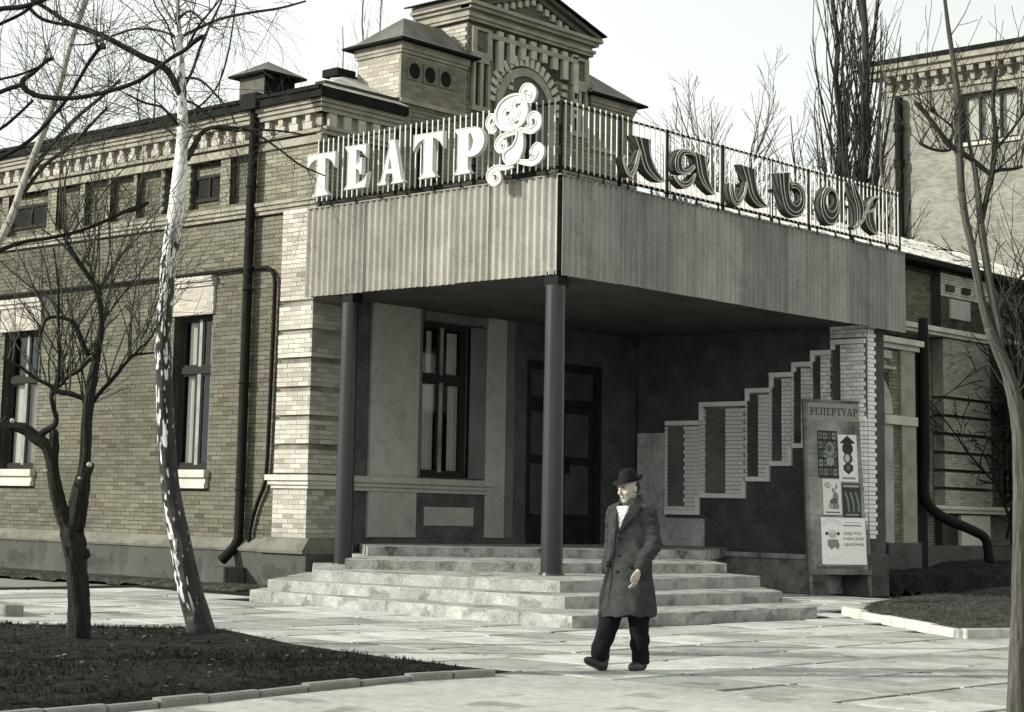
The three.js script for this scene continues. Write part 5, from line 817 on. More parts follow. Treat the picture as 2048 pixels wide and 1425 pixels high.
// ---- leaning birch
{
  const t = thing('birch_tree', 'leaning white birch with black fissured foot in front of the facade', 'tree'), r = rng(103), D = depthOf(V(-8.53, 0, 2.58));
  const px = [[408, 1300, 74], [405, 1284, 62], [396, 1240, 54], [380, 1180, 50], [366, 1110, 45], [354, 1050, 42], [342, 985, 39], [336, 930, 37], [331, 860, 35], [328, 760, 34], [326, 680, 33], [331, 600, 33], [335, 545, 32], [340, 500, 32], [349, 440, 33], [357, 370, 30], [364, 300, 26], [365, 230, 21], [363, 170, 19], [359, 100, 16], [354, 30, 13], [350, -40, 11], [340, -160, 8], [335, -260, 5]];
  const [P, R] = stem(px, D, 7); knobbly(P, R, r, .04);
  const len = []; let s = 0; for (let i = 0; i < P.length; i++) { if (i) s += P[i].distanceTo(P[i - 1]); len.push(s); }
  // bark: u round the stem, v = height / 8 m; black ridged foot, lozenge scars above, white papery bark high up
  const bt = tex(512, 2048, (u, v) => {
    const h = v * 8; const n1 = fbm(u, v, 8, 201, 4), streak = tnoise(u, v, 5, 203, 180), foot = 1 - sst(.2, 4.6, h + (n1 - .5) * 1.6);
    let w = .80 + (fbm(u, v, 24, 205, 3) - .5) * .25; w *= 1 - .55 * sst(.74, .86, streak) * sst(.45, .6, tnoise(u, v, 7, 207, 34));
    const wob = (n1 - .5) * .12 + (fbm(u, v, 30, 209, 3) - .5) * .12; let dark = 0; for (let k = 0; k < 110; k++) { const hu = hash2(k, 1, 9), hh = .4 + hash2(k, 2, 9) * 7.4, sz = (.06 + .12 * hash2(k, 3, 9)) * (1.25 - hh * .1), du = Math.abs(((u - hu + 1.5) % 1) - .5) * .75, dy = (h - hh) + du * .7 + wob; if (du > .3 || dy > .3 || dy < -.3) continue; dark = Math.max(dark, 1 - sst(.55, 1, Math.hypot(du / (sz * .9), dy / (sz * .5)))); }
    const scarZone = 1 - sst(5.4, 6.2, h) * .4; const rag = sst(.49, .56, (tnoise(u, v, 26, 211, 150) * .35 + fbm(u, v, 22, 212, 4) * .65) - .03 + foot * .22 + foot * .16 * Math.cos((u - .15) * 6.2832)); const d = clamp(Math.max(dark * scarZone, rag * sst(0, .12, foot), sst(.75, .35, h + (n1 - .5) * .5)));  // foot also painted blacker on the side away from the sun, partly as shade
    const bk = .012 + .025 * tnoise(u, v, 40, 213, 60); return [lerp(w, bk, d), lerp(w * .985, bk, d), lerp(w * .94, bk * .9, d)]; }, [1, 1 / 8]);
  const bb = tex(256, 1024, (u, v) => { const f = 1 - sst(.5, 2.6, v * 8); return .5 + (tnoise(u, v, 14, 221, 60) - .5) * f + (tnoise(u, v, 6, 223, 200) - .5) * .15; }, [1, 1 / 8], false);
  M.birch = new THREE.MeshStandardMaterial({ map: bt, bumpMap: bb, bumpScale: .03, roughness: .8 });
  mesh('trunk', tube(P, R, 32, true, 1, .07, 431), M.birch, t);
  const br = [
    [[364, 196, 14], [352, 172, 15], [338, 146, 14], [318, 128, 13], [290, 116, 12], [255, 98, 12], [210, 74, 11], [160, 54, 11], [140, 48, 10], [105, 25, 9], [74, 5, 8], [50, -10, 7]],
    [[366, 72, 7], [400, 55, 7], [440, 38, 6], [490, 27, 6], [560, 16, 5], [612, 2, 4]],
    [[362, 92, 6], [345, 72, 5], [320, 62, 5], [270, 58, 5], [225, 72, 4], [180, 88, 4], [140, 90, 3]],
    [[368, 156, 6], [395, 158, 6], [415, 172, 5], [430, 188, 5], [446, 206, 4], [460, 226, 3], [472, 250, 3]],
    [[372, 320, 14], [388, 292, 12], [400, 270, 10], [420, 256, 8], [450, 255, 7], [490, 258, 6], [525, 276, 5], [560, 300, 4], [600, 330, 4], [650, 352, 3]],
    [[420, 256, 6], [470, 262, 5], [510, 260, 5], [560, 262, 4], [610, 270, 3]],
    [[362, 258, 6], [340, 232, 6], [322, 214, 5], [290, 206, 5], [252, 188, 4]],
    [[369, 200, 5], [395, 212, 5], [410, 225, 4], [430, 240, 4]],
    [[368, 175, 6], [385, 140, 6], [400, 95, 6], [420, 50, 5], [440, 8, 4], [455, -30, 3]],
    [[354, 40, 6], [380, 22, 5], [410, 46, 4], [440, 60, 3]],
    [[365, 120, 5], [350, 100, 4], [335, 50, 4], [310, 10, 3], [300, -30, 3]],
    [[367, 240, 5], [430, 180, 4], [455, 110, 4], [468, 30, 3], [474, -20, 3]]];
  const limbs = br.map((p, i) => stem(p, [D, D + (i % 3 - 1) * .5], 4));
  mesh('branch', merge(limbs.map(([a, b]) => tube(a, b, 6))), M.bark, t);
  const out = []; for (const [a, b] of limbs) for (let k = 0; k < 9; k++) { const q = Math.floor(a.length * (.2 + .79 * r())); spray(out, a[q], V((r() - .5) * 1.6, .2 - r() * .9, (r() - .5) * 1.6), .4 + r() * .9, .0045, 2, r, { ...TW, up: -.05, rmin: .0016 }); }
  for (let k = 0; k < 26; k++) { const q = P.length - 3 - Math.floor(r() * 52); spray(out, P[q], V((r() - .5) * 2, .5 + r() * .4, (r() - .5) * 2), .8 + r() * 1.2, .008, 2, r, { ...TW, up: -.03, rmin: .0016 }); }
  const cat = []; mesh('twigs', merge(out), M.twig, t);
}
// ---- pale slanting birch behind, entering at the top left
{
  const t = thing('slanting_birch', 'thin pale birch slanting across the upper left corner', 'tree'), r = rng(107), D = 19.5;
  const [P, R] = stem([[-150, 1150, 24], [-118, 900, 22], [-75, 700, 20], [-20, 520, 18], [20, 440, 16], [48, 362, 15], [70, 305, 14], [92, 250, 13], [106, 205, 13], [122, 160, 12], [132, 118, 12], [142, 82, 12], [152, 50, 12], [166, 8, 11], [180, -40, 10], [200, -130, 8]], D, 4);
  const [P2, R2] = stem([[150, 60, 11], [162, 30, 10], [176, -10, 9], [190, -60, 8]], D, 3), [P3, R3] = stem([[52, 356, 11], [95, 300, 10], [150, 238, 9], [205, 192, 7], [240, 160, 6]], D, 4), [P4, R4] = stem([[30, 410, 9], [90, 330, 8], [140, 292, 8], [190, 240, 6], [215, 215, 5]], D, 4);
  mat('barkBirchFar', [.52, .50, .44], { map: T.bark }); mesh('trunk', merge([tube(P, R, 12), tube(P2, R2, 9)]), M.barkBirchFar, t); mesh('branch', merge([tube(P3, R3, 7), tube(P4, R4, 7)]), M.bark, t);
  const out = []; for (const [a, lo] of [[P, .35], [P3, .2], [P4, .2]]) for (let k = 0; k < 22; k++) { const q = Math.floor(a.length * (lo + (.99 - lo) * r())); spray(out, a[q], V((r() - .5) * 1.6, .6 - r() * .7, (r() - .5) * 1.6), .5 + r() * 1.1, .006, 2, r, { ...TW, rmin: .0025 }); }
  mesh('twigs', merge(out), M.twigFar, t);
}
// ---- tree whose trunk stands outside the frame at the left, with thick budded shoots reaching in
{
  const t = thing('overhanging_tree', 'branches with thick upturned bud ends reaching in from the left edge', 'tree'), r = rng(109), D = 14.5;
  const [P, R] = stem([[-330, 1500, 120], [-320, 1100, 100], [-300, 700, 84], [-280, 400, 70], [-250, 150, 56], [-230, -100, 44]], D, 4);
  mesh('trunk', tube(P, R, 14), M.barkDark, t);
  const br = [
    [[-290, 330, 26], [-180, 262, 20], [-80, 216, 15], [0, 184, 12], [28, 174, 12], [42, 171, 13], [52, 180, 14], [70, 190, 13], [105, 196, 13], [150, 196, 12], [200, 187, 11], [240, 176, 11], [276, 162, 11], [312, 138, 10], [342, 116, 10], [368, 101, 11], [388, 84, 12], [402, 74, 13], [407, 71, 8]],
    [[372, 100, 9], [384, 76, 7], [398, 50, 6], [418, 26, 5], [442, -4, 4]],
    [[44, 172, 20], [46, 160, 14], [66, 146, 10], [84, 130, 8], [92, 122, 12], [102, 118, 10], [106, 117, 6]],
    [[-200, 280, 16], [-60, 262, 12], [40, 300, 0.1]].slice(0, 2).concat([[-10, 165, 6], [30, 152, 7], [70, 138, 6], [86, 126, 5]]),
    [[-260, 560, 24], [-140, 540, 18], [-30, 512, 13], [40, 486, 10], [100, 476, 9], [160, 462, 9], [215, 440, 9], [248, 424, 10], [268, 418, 14], [282, 412, 12], [297, 405, 8]],
    [[-280, 480, 20], [-120, 400, 14], [0, 318, 11], [60, 280, 10], [104, 234, 10], [138, 192, 9], [158, 158, 9], [178, 124, 10], [194, 102, 11], [202, 92, 15], [208, 86, 10]],
    [[200, 96, 9], [208, 96, 9], [212, 95, 6]], [[196, 98, 8], [193, 88, 8], [192, 84, 5]],
    [[-280, 420, 16], [-140, 330, 12], [0, 258, 9], [40, 225, 8], [66, 200, 7]],
    [[-240, 80, 22], [-120, 50, 16], [0, 18, 14], [40, 14, 13], [70, 6, 12], [110, -10, 10]],
    [[-240, 120, 16], [-100, 92, 12], [0, 48, 9], [48, 24, 9], [72, 2, 10]],
    [[60, 18, 9], [80, 36, 9], [110, 46, 9], [140, 50, 8]]];
  const limbs = br.map((p, i) => stem(p.map(([x, y, w]) => [x, y, w * .82]), D + (i % 3) * .25, 4));
  mesh('branch', merge(limbs.map(([a, b]) => tube(a, knobbly(a, b, r, .12)[1], 8))), M.barkDark, t);
  const out = []; for (const [a, b] of limbs) for (let k = 0; k < 7; k++) { const q = Math.floor(a.length * (.3 + .69 * r())); spray(out, a[q], V((r() - .5) * 1.4, .3 + r() * .8, (r() - .5) * 1.4), .3 + r() * .7, .005, 1, r, { ...TW, rmin: .002 }); }
  mesh('twigs', merge(out), M.twig, t);
}
// ---- young tree at the right edge, close to the camera
{
  mat('barkMid', [.105, .10, .086], { map: T.bark, bumpMap: T.barkBump, bumpScale: .008 });
  const t = thing('young_tree', 'slender pale-barked young tree with pruned stubs at the right edge', 'tree'), r = rng(113), D = 12.6;
  const L = [
    [[2030, 1560, 62], [2032, 1480, 52], [2033, 1420, 46], [2036, 1300, 42], [2039, 1200, 40], [2041, 1050, 38], [2041, 930, 37], [2037, 850, 36], [2028, 795, 34], [2014, 745, 31], [2000, 712, 29], [1986, 680, 27], [1976, 655, 24]],
    [[1980, 664, 22], [1964, 610, 19], [1953, 555, 18], [1944, 500, 17], [1932, 450, 17], [1924, 400, 17], [1919, 340, 18], [1916, 280, 19], [1915, 235, 18], [1913, 180, 15], [1905, 120, 12], [1896, 60, 10], [1889, 5, 8], [1882, -60, 6]],
    [[1996, 705, 22], [1998, 670, 20], [1991, 630, 19], [1981, 582, 18], [1971, 520, 17], [1962, 460, 17], [1957, 410, 15], [1950, 350, 12], [1938, 290, 8], [1930, 250, 5]],
    [[1963, 440, 12], [1972, 395, 13], [1982, 350, 14], [1988, 300, 13], [1989, 260, 11], [1985, 215, 10], [1987, 170, 9], [1989, 145, 14], [1990, 134, 10]],
    [[1981, 350, 12], [1962, 335, 13], [1938, 316, 13], [1912, 300, 14], [1896, 288, 15], [1878, 265, 12], [1862, 243, 11], [1845, 222, 11], [1832, 208, 12], [1828, 203, 7]],
    [[1900, 300, 6], [1885, 302, 7], [1862, 298, 7], [1844, 290, 8], [1837, 286, 6]],
    [[1983, 345, 9], [2000, 340, 9], [2026, 338, 8], [2044, 333, 7]],
    [[2034, 830, 14], [2030, 800, 12], [2044, 740, 10], [2060, 680, 9]],
    [[1992, 650, 8], [2006, 615, 8], [2022, 580, 7], [2040, 556, 7], [2058, 540, 6]],
    [[1895, 290, 7], [1905, 260, 5], [1880, 235, 5], [1860, 222, 5]], [[1990, 300, 7], [2015, 270, 6], [2048, 225, 5]]];
  const limbs = L.map(p => { const [a, b] = stem(p.map(([x, y, w]) => [x + 2, y, w * .88]), D, 4); return knobbly(a, b, r, .07); });
  mesh('trunk', tube(limbs[0][0], limbs[0][1], 20, true, 1, .08, 451), M.barkMid, t); mesh('leader', merge([1, 2].map(i => tube(limbs[i][0].slice(0, 22), limbs[i][1].slice(0, 22), 12))), M.barkMid, t); mesh('upper_stem', merge([1, 2].map(i => tube(limbs[i][0].slice(21), limbs[i][1].slice(21), 12))), M.barkMid, t);
  mesh('branch', merge(limbs.slice(3).map(([a, b]) => tube(a, b, 8))), M.bark, t);
  const out = []; for (const [a, b] of limbs.slice(1)) for (let k = 0; k < 13; k++) { const q = Math.floor(a.length * (.2 + .79 * r())); spray(out, a[q], V((r() - .5) * 1.4, .5 + r() * .6, (r() - .5) * 1.4), .2 + r() * .6, .005, 1, r, { ...TW, rmin: .0022 }); }
  mesh('twigs', merge(out), M.twig, t);
}
// ---- bare poplars and other trees beyond the roofs
function poplar(label, px, ground, depth, topPx, spread, n, seed, m, w = .3, group) {
  const t = thing('poplar_tree', label, 'tree', group), r = rng(seed), a = at(px, 900, depth); a.y = 0; const H = at(px, topPx, depth).y, trunk = [], rad = [], K = 18;
  for (let i = 0; i <= K; i++) { trunk.push(V(a.x + (r() - .5) * .25, H * i / K, a.z + (r() - .5) * .25)); rad.push(lerp(w, .02, Math.pow(i / K, .8))); }
  const [P, R] = smoothPath(trunk, rad, 2); mesh('trunk', tube(P, R, 10), m, t);
  const out = []; for (let k = 0; k < n; k++) { const f = .12 + .82 * Math.pow(k / n, .9), q = Math.floor(f * (P.length - 1)), an = r() * 6.28, L = H * spread * (1.15 - f) * (.55 + r() * .6); spray(out, P[q], V(Math.cos(an) * .30, 1, Math.sin(an) * .30), L, Math.min(.085, R[q] * .34), 3, r, { step: .6, wob: .16, up: .12, rmin: .007, kids: 1, prob: .62, fwd: 2.0, shrink: .36, flat: .6 }); }
  mesh('crown', merge(out), m, t); return t;
}
poplar('tall bare poplar just left of the tall brick block', 1738, 0, 62, -420, .40, 54, 301, M.bark, .42);
poplar('bare poplar with several stems left of the taller poplar', 1682, 0, 64, -360, .42, 54, 303, M.bark, .32);
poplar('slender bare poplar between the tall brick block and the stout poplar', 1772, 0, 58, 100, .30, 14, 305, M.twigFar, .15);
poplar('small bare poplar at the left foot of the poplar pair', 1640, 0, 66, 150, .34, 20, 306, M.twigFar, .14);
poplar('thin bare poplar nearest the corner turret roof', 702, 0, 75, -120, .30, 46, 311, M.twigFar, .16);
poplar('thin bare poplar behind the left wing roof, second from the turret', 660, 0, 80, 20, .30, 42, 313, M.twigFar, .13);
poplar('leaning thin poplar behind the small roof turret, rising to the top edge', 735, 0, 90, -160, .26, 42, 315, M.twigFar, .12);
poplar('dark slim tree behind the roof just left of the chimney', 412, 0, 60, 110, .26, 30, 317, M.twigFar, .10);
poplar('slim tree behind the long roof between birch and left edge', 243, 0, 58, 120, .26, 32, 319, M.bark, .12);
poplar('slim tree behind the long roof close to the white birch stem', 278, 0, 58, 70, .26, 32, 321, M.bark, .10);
{ // rounded bare tree behind the right railing
  const t = thing('rounded_tree', 'rounded bare tree showing behind the railing on the right', 'tree'), r = rng(331), D = 52, b = at(1455, 700, D); b.y = 0; const top = at(1455, 420, D).y;
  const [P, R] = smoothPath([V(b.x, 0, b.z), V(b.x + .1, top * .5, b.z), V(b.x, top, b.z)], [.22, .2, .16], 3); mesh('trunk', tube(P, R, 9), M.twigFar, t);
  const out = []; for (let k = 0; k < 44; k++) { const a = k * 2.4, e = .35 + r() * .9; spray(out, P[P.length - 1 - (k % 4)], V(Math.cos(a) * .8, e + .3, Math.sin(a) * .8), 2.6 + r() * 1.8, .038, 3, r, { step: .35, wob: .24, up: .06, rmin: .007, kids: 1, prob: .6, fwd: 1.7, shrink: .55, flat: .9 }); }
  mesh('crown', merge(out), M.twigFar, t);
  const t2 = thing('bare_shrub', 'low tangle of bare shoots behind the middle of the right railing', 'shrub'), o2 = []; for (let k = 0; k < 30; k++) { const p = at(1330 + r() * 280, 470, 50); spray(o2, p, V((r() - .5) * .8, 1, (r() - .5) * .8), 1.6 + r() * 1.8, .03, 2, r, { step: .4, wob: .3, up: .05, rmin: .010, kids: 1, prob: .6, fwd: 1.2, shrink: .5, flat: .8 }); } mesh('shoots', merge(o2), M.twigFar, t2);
}
{ // tangled dark creeper and shrub at the right wing
  const t = thing('bare_creeper', 'dark leafless creeper climbing beside the banded pier of the right wing', 'shrub'), r = rng(341), out = [];
  for (let k = 0; k < 90; k++) { const p = V(26.0 + r() * 5, .4 + r() * 4.5, -6.3 + r() * .6); spray(out, p, V((r() - .6) * 1.2, .8, (r() - .5) * .5), 2.2 + r() * 3, .05, 3, r, { step: .35, wob: .5, up: .03, rmin: .012, kids: 1, prob: .62, fwd: .9, shrink: .55, flat: .9 }); }
  mesh('stems', merge(out), M.barkDark, t);
}
// ---------------------------------------------------------------- the man in the overcoat
// smooth surface of a signed distance function on a grid
function sdfMesh(f, lo, hi, cell) {
  const nx = Math.ceil((hi[0] - lo[0]) / cell) + 1, ny = Math.ceil((hi[1] - lo[1]) / cell) + 1, nz = Math.ceil((hi[2] - lo[2]) / cell) + 1, F = new Float32Array(nx * ny * nz), id = (i, j, k) => (k * ny + j) * nx + i;
  for (let k = 0; k < nz; k++) for (let j = 0; j < ny; j++) for (let i = 0; i < nx; i++) F[id(i, j, k)] = f(lo[0] + i * cell, lo[1] + j * cell, lo[2] + k * cell);
  const vid = new Int32Array(nx * ny * nz).fill(-1), pos = [], idx = [];
  const E = [[0, 1], [2, 3], [4, 5], [6, 7], [0, 2], [1, 3], [4, 6], [5, 7], [0, 4], [1, 5], [2, 6], [3, 7]];
  for (let k = 0; k < nz - 1; k++) for (let j = 0; j < ny - 1; j++) for (let i = 0; i < nx - 1; i++) {
    const v = []; let m = 0; for (let c = 0; c < 8; c++) { const q = F[id(i + (c & 1), j + ((c >> 1) & 1), k + (c >> 2))]; v.push(q); if (q < 0) m |= 1 << c; } if (m === 0 || m === 255) continue;
    let x = 0, y = 0, z = 0, n = 0; for (const [a, b] of E) { if ((v[a] < 0) === (v[b] < 0)) continue; const t = v[a] / (v[a] - v[b]); x += lerp(a & 1, b & 1, t); y += lerp((a >> 1) & 1, (b >> 1) & 1, t); z += lerp(a >> 2, b >> 2, t); n++; }
    vid[id(i, j, k)] = pos.length / 3; pos.push(lo[0] + (i + x / n) * cell, lo[1] + (j + y / n) * cell, lo[2] + (k + z / n) * cell);
  }
  for (let k = 1; k < nz - 1; k++) for (let j = 1; j < ny - 1; j++) for (let i = 1; i < nx - 1; i++) {
    const a = F[id(i, j, k)] < 0; const quad = (p, q, r, s, flip) => { if (p < 0 || q < 0 || r < 0 || s < 0) return; flip ? idx.push(p, r, q, p, s, r) : idx.push(p, q, r, p, r, s); };
    if (a !== (F[id(i + 1, j, k)] < 0)) quad(vid[id(i, j - 1, k - 1)], vid[id(i, j, k - 1)], vid[id(i, j, k)], vid[id(i, j - 1, k)], !a);
    if (a !== (F[id(i, j + 1, k)] < 0)) quad(vid[id(i - 1, j, k - 1)], vid[id(i - 1, j, k)], vid[id(i, j, k)], vid[id(i, j, k - 1)], !a);
    if (a !== (F[id(i, j, k + 1)] < 0)) quad(vid[id(i - 1, j - 1, k)], vid[id(i, j - 1, k)], vid[id(i, j, k)], vid[id(i - 1, j, k)], !a);
  }
  const g = new THREE.BufferGeometry(); g.setAttribute('position', new THREE.Float32BufferAttribute(pos, 3)); g.setIndex(idx); g.computeVertexNormals();
  const N = g.attributes.normal, uv = new Float32Array(pos.length / 3 * 2); for (let i = 0; i < uv.length / 2; i++) { const ax = Math.abs(N.getX(i)) > Math.abs(N.getZ(i)); uv[i * 2] = ax ? pos[i * 3 + 2] : pos[i * 3]; uv[i * 2 + 1] = pos[i * 3 + 1]; } g.setAttribute('uv', new THREE.BufferAttribute(uv, 2)); return g;
}
const smin = (a, b, k) => { const h = clamp(.5 + .5 * (b - a) / k); return lerp(b, a, h) - k * h * (1 - h); };
function cap(x, y, z, a, b, ra, rb, sx = 1, sz = 1) { // tapered capsule, optional flattening
  const bx_ = b[0] - a[0], by = b[1] - a[1], bz = b[2] - a[2], px = x - a[0], py = y - a[1], pz = z - a[2], t = clamp((px * bx_ + py * by + pz * bz) / (bx_ * bx_ + by * by + bz * bz));
  return Math.hypot((px - bx_ * t) / sx, py - by * t, (pz - bz * t) / sz) - lerp(ra, rb, t);
}
const ell = (x, y, z, c, r) => { const dx = (x - c[0]) / r[0], dy = (y - c[1]) / r[1], dz = (z - c[2]) / r[2], k0 = Math.hypot(dx, dy, dz), k1 = Math.hypot(dx / r[0], dy / r[1], dz / r[2]); return k1 > 1e-6 ? k0 * (k0 - 1) / k1 : -Math.min(...r); };
{
  // local frame: x = his left, y up, z = the way he walks
  const man = thing('person', 'man in dark overcoat and brimmed hat walking past the steps, hand swinging in front', 'person', null, [-7.31, 0, 6.92]); man.rotation.y = -Math.PI / 2 + .06; man.scale.set(.97, 1.01, 1);
  mat('coat', [.062, .067, .063], { map: T.wool, roughness: 1 }); mat('trousers', [.014, .015, .015], { map: T.wool, roughness: 1 }); mat('shoe', [.022, .022, .021], { roughness: .45 }); mat('hat', [.022, .025, .023], { map: T.wool, roughness: .95 }); mat('hatBand', [.012, .013, .012], { roughness: .7 });
  mat('skin', [.42, .37, .32], { roughness: .6 }); mat('hair', [.035, .034, .03], { roughness: .9 }); mat('shirt', [.78, .77, .73], { roughness: .9 }); mat('scarf', [.5, .5, .47], { roughness: 1 }); mat('eyeDark', [.03, .028, .025], { roughness: .5 });
  // --- coat with sleeves, collar and lapels
  const fold = (x, y, z) => { const arm = sst(.19, .25, Math.abs(x)) * sst(.84, .92, y), hem = sst(1.0, .5, y), a = Math.atan2(z, x); return .004 * Math.sin(x * 26 + y * 9) * Math.sin(z * 17 + y * 5) + arm * (.007 * Math.sin(y * 62 + z * 38 + x * 20) * Math.sin(y * 23 + 1.3) + .004 * Math.sin(y * 110 - z * 60)) + hem * .007 * Math.sin(a * 9 + y * 3) + (1 - arm) * .005 * sst(.10, .2, Math.abs(x)) * Math.sin(y * 30 + Math.abs(x) * 55); };
  const torso = (x, y, z) => {
    const t = clamp((y - .46) / .96), hw = t < .55 ? lerp(.270, .212, t / .55) : t < .84 ? lerp(.215, .212, (t - .55) / .29) : lerp(.212, .085, Math.pow((t - .84) / .16, 1.1)), hd = t < .55 ? lerp(.235, .155, t / .55) : t < .86 ? lerp(.152, .142, (t - .55) / .31) : lerp(.142, .085, (t - .86) / .14);
    const cz = lerp(.03, .0, t), flare = t < .5 ? .010 * Math.sin(Math.atan2(z, x) * 7 + 1) * (1 - t * 2) : 0; const k = Math.hypot(x / hw, (z - cz) / hd); const d = (k - 1) * Math.min(hw, hd) * .92 - flare; return Math.max(d, y - 1.44, .455 + .012 * Math.sin(x * 9) - y);
  };
  const coat = (x, y, z) => {
    let d = torso(x, y, z);
    d = smin(d, cap(x, y, z, [.09, 1.405, -.015], [.180, 1.335, -.015], .05, .072), .06); d = smin(d, cap(x, y, z, [-.09, 1.405, -.015], [-.180, 1.335, -.015], .05, .072), .06);
    let la = smin(cap(x, y, z, [.190, 1.325, -.01], [.248, 1.08, -.01], .076, .064), cap(x, y, z, [.248, 1.08, -.01], [.238, .885, .185], .064, .056), .03);
    let ra = smin(cap(x, y, z, [-.190, 1.325, -.01], [-.245, 1.07, -.06], .076, .064), cap(x, y, z, [-.245, 1.07, -.06], [-.235, .86, .03], .064, .060), .03);
    d = smin(d, la, .022); d = smin(d, ra, .025);
    d -= fold(x, y, z);
    // neck opening and V at the chest
    const v = Math.max(Math.abs(x + .005) - Math.max(0, (y - 1.18) * .30), .055 - z); if (y > 1.18 && z > .05) d = Math.max(d, -Math.max(v, -(z - .09)));
    d = Math.max(d, -(Math.hypot(x, (z - .01) * 1.05) - .062 - Math.max(0, y - 1.36) * .1) - (y < 1.36 ? 9 : 0));
    // turned-down collar round the neck
    const cr = Math.hypot(x * .95, (z + .01)); const ch = y - (1.435 - .22 * (z + .02) + .03 * Math.abs(x)); const col = Math.max(Math.abs(cr - .088 - (1.47 - y) * .35) - .014, Math.abs(ch) - .050, z - .075); d = smin(d, col, .012);
    // lapels lying on the chest, and the overlapping front edge
    for (const s of [-1, 1]) { const lx = x * s, u = (1.40 - y) / .24, c = lerp(.085, .035, clamp(u)), front = z - (.118 + .028 * clamp(u * 1.1) - Math.max(0, lx - .05) * .45); const lp = Math.max(Math.abs(lx - c - .03) - lerp(.050, .012, clamp(u)), Math.abs(y - 1.285) - .125, Math.abs(front) - .012); d = Math.min(d, Math.max(lp, -.006 + lp)); }
    return d;
  };
  const cg = sdfMesh(coat, [-.42, .42, -.32], [.42, 1.54, .36], .0085);
  const body = mesh('coat', cg, M.coat, man);
  // lapels lying on the chest, following the front of the coat
  const frontZ = (x, y) => { let z = .34; while (z > .0 && torso(x, y, z) > 0) z -= .004; return z; };
  const lapel = (rows, s) => { const n = 6, pos = [], idx = []; const m = (rows.length - 1) * 4; for (let i = 0; i <= m; i++) { const f = i / 4, k = Math.min(rows.length - 2, Math.floor(f)), t = f - k, y = lerp(rows[k][0], rows[k + 1][0], t), a = lerp(rows[k][1], rows[k + 1][1], t), b = lerp(rows[k][2], rows[k + 1][2], t); for (const lay of [1, 0]) for (let q = 0; q <= n; q++) { const x = lerp(a, b, q / n); pos.push(x, y, Math.max(frontZ(x, y), frontZ(x * .92, y - .01)) + lay * (.010 + .016 * Math.sin(q / n * 2.2)) + .002); } }
    const W = 2 * (n + 1); for (let i = 0; i < m; i++) for (let q = 0; q < n; q++) for (const o of [0, n + 1]) { const a = i * W + o + q; idx.push(a, a + 1, a + W + 1, a, a + W + 1, a + W); } for (let i = 0; i < m; i++) for (const q of [0, n]) { const a = i * W + q, b = a + n + 1; idx.push(a, b, b + W, a, b + W, a + W); }
    const g = new THREE.BufferGeometry(); g.setAttribute('position', new THREE.Float32BufferAttribute(pos, 3)); g.setIndex(idx); g.computeVertexNormals(); return boxUV(g); };
  mesh('lapel', lapel([[1.425, .052, .10], [1.395, .056, .148], [1.36, .05, .160], [1.335, .043, .135], [1.325, .040, .150], [1.28, .026, .112], [1.23, .006, .066], [1.19, -.014, .024], [1.165, -.028, -.012]]), M.coat, body);
  mesh('lapel', lapel([[1.425, -.10, -.054], [1.395, -.145, -.058], [1.36, -.155, -.054], [1.335, -.13, -.048], [1.325, -.145, -.046], [1.28, -.108, -.036], [1.23, -.070, -.026], [1.19, -.046, -.024]]), M.coat, body);
  // front edge, pocket flaps, buttons
  mesh('coat_edge', tube([V(-.055, 1.19, .156), V(-.06, 1.05, .164), V(-.062, .9, .186), V(-.066, .7, .219), V(-.07, .485, .252)], [.008, .007, .006, .006, .006], 6), M.coat, body);
  const bt = []; for (const y of [1.12, .98, .84]) { const g = new THREE.CylinderGeometry(.013, .013, .008, 12); g.rotateX(Math.PI / 2 - .12); g.translate(-.005, y, .166 + (1.12 - y) * .16); bt.push(boxUV(g)); } mesh('buttons', merge(bt), M.hatBand, body);
  for (const s of [-1, 1]) { const g = bx(-.07, .07, -.022, .022, -.008, .008, .004); g.rotateY(s * .72); g.rotateX(-.08); g.translate(s * .145, .90, .155); mesh('pocket_flap', g, M.coat, body); }
  // --- trousers: right leg striding forward, left leg behind
  const pants = (x, y, z) => {
    let r = smin(cap(x, y, z, [-.105, .82, .03], [-.11, .46, .135], .10, .088), cap(x, y, z, [-.11, .46, .135], [-.095, .14, .325], .092, .078, 1, 1.06), .04);
    let l = smin(cap(x, y, z, [.105, .82, .0], [.105, .48, .015], .105, .090), cap(x, y, z, [.105, .48, .015], [.095, .085, -.035], .090, .076, 1, 1.08), .04);
    let d = smin(r, l, .02); d -= .006 * Math.sin(y * 34 + z * 20) * clamp(1 - Math.abs(y - .2) * 3) + .003 * Math.sin(y * 60 + x * 30); return Math.max(d, .055 - y, y - .50);
  };
  mesh('trousers', sdfMesh(pants, [-.28, .03, -.2], [.28, .84, .50], .0085), M.trousers, man);
  // --- shoes
  const shoe = (cx, cz, yaw, pitch, lift) => { const cy = Math.cos(yaw), sy = Math.sin(yaw), cp = Math.cos(pitch), sp = Math.sin(pitch);
    const f = (X, Y, Z) => { let x = (X - cx) * cy - (Z - cz) * sy, z0 = (X - cx) * sy + (Z - cz) * cy, y0 = Y - lift; const y = y0 * cp - z0 * sp, z = y0 * sp + z0 * cp; let d = smin(ell(x, y, z, [0, .05, .0], [.044, .062, .075]), ell(x, y, z, [.003, .036, .12], [.047, .042, .105]), .035); d = smin(d, cap(x, y, z, [0, .06, -.01], [0, .13, -.015], .042, .05), .03); return Math.max(d, .004 - y); };
    return sdfMesh(f, [cx - .28, -.02, cz - .28], [cx + .28, .26, cz + .34], .008); };
  mesh('shoe', shoe(-.092, .325, -.12, .34, .0), M.shoe, man); mesh('shoe', shoe(.095, -.045, .12, 0, .0), M.shoe, man);
  // --- head: face turned down to his right
  const hp = [0, 1.535, .03], hy = -.22, hx = .20;
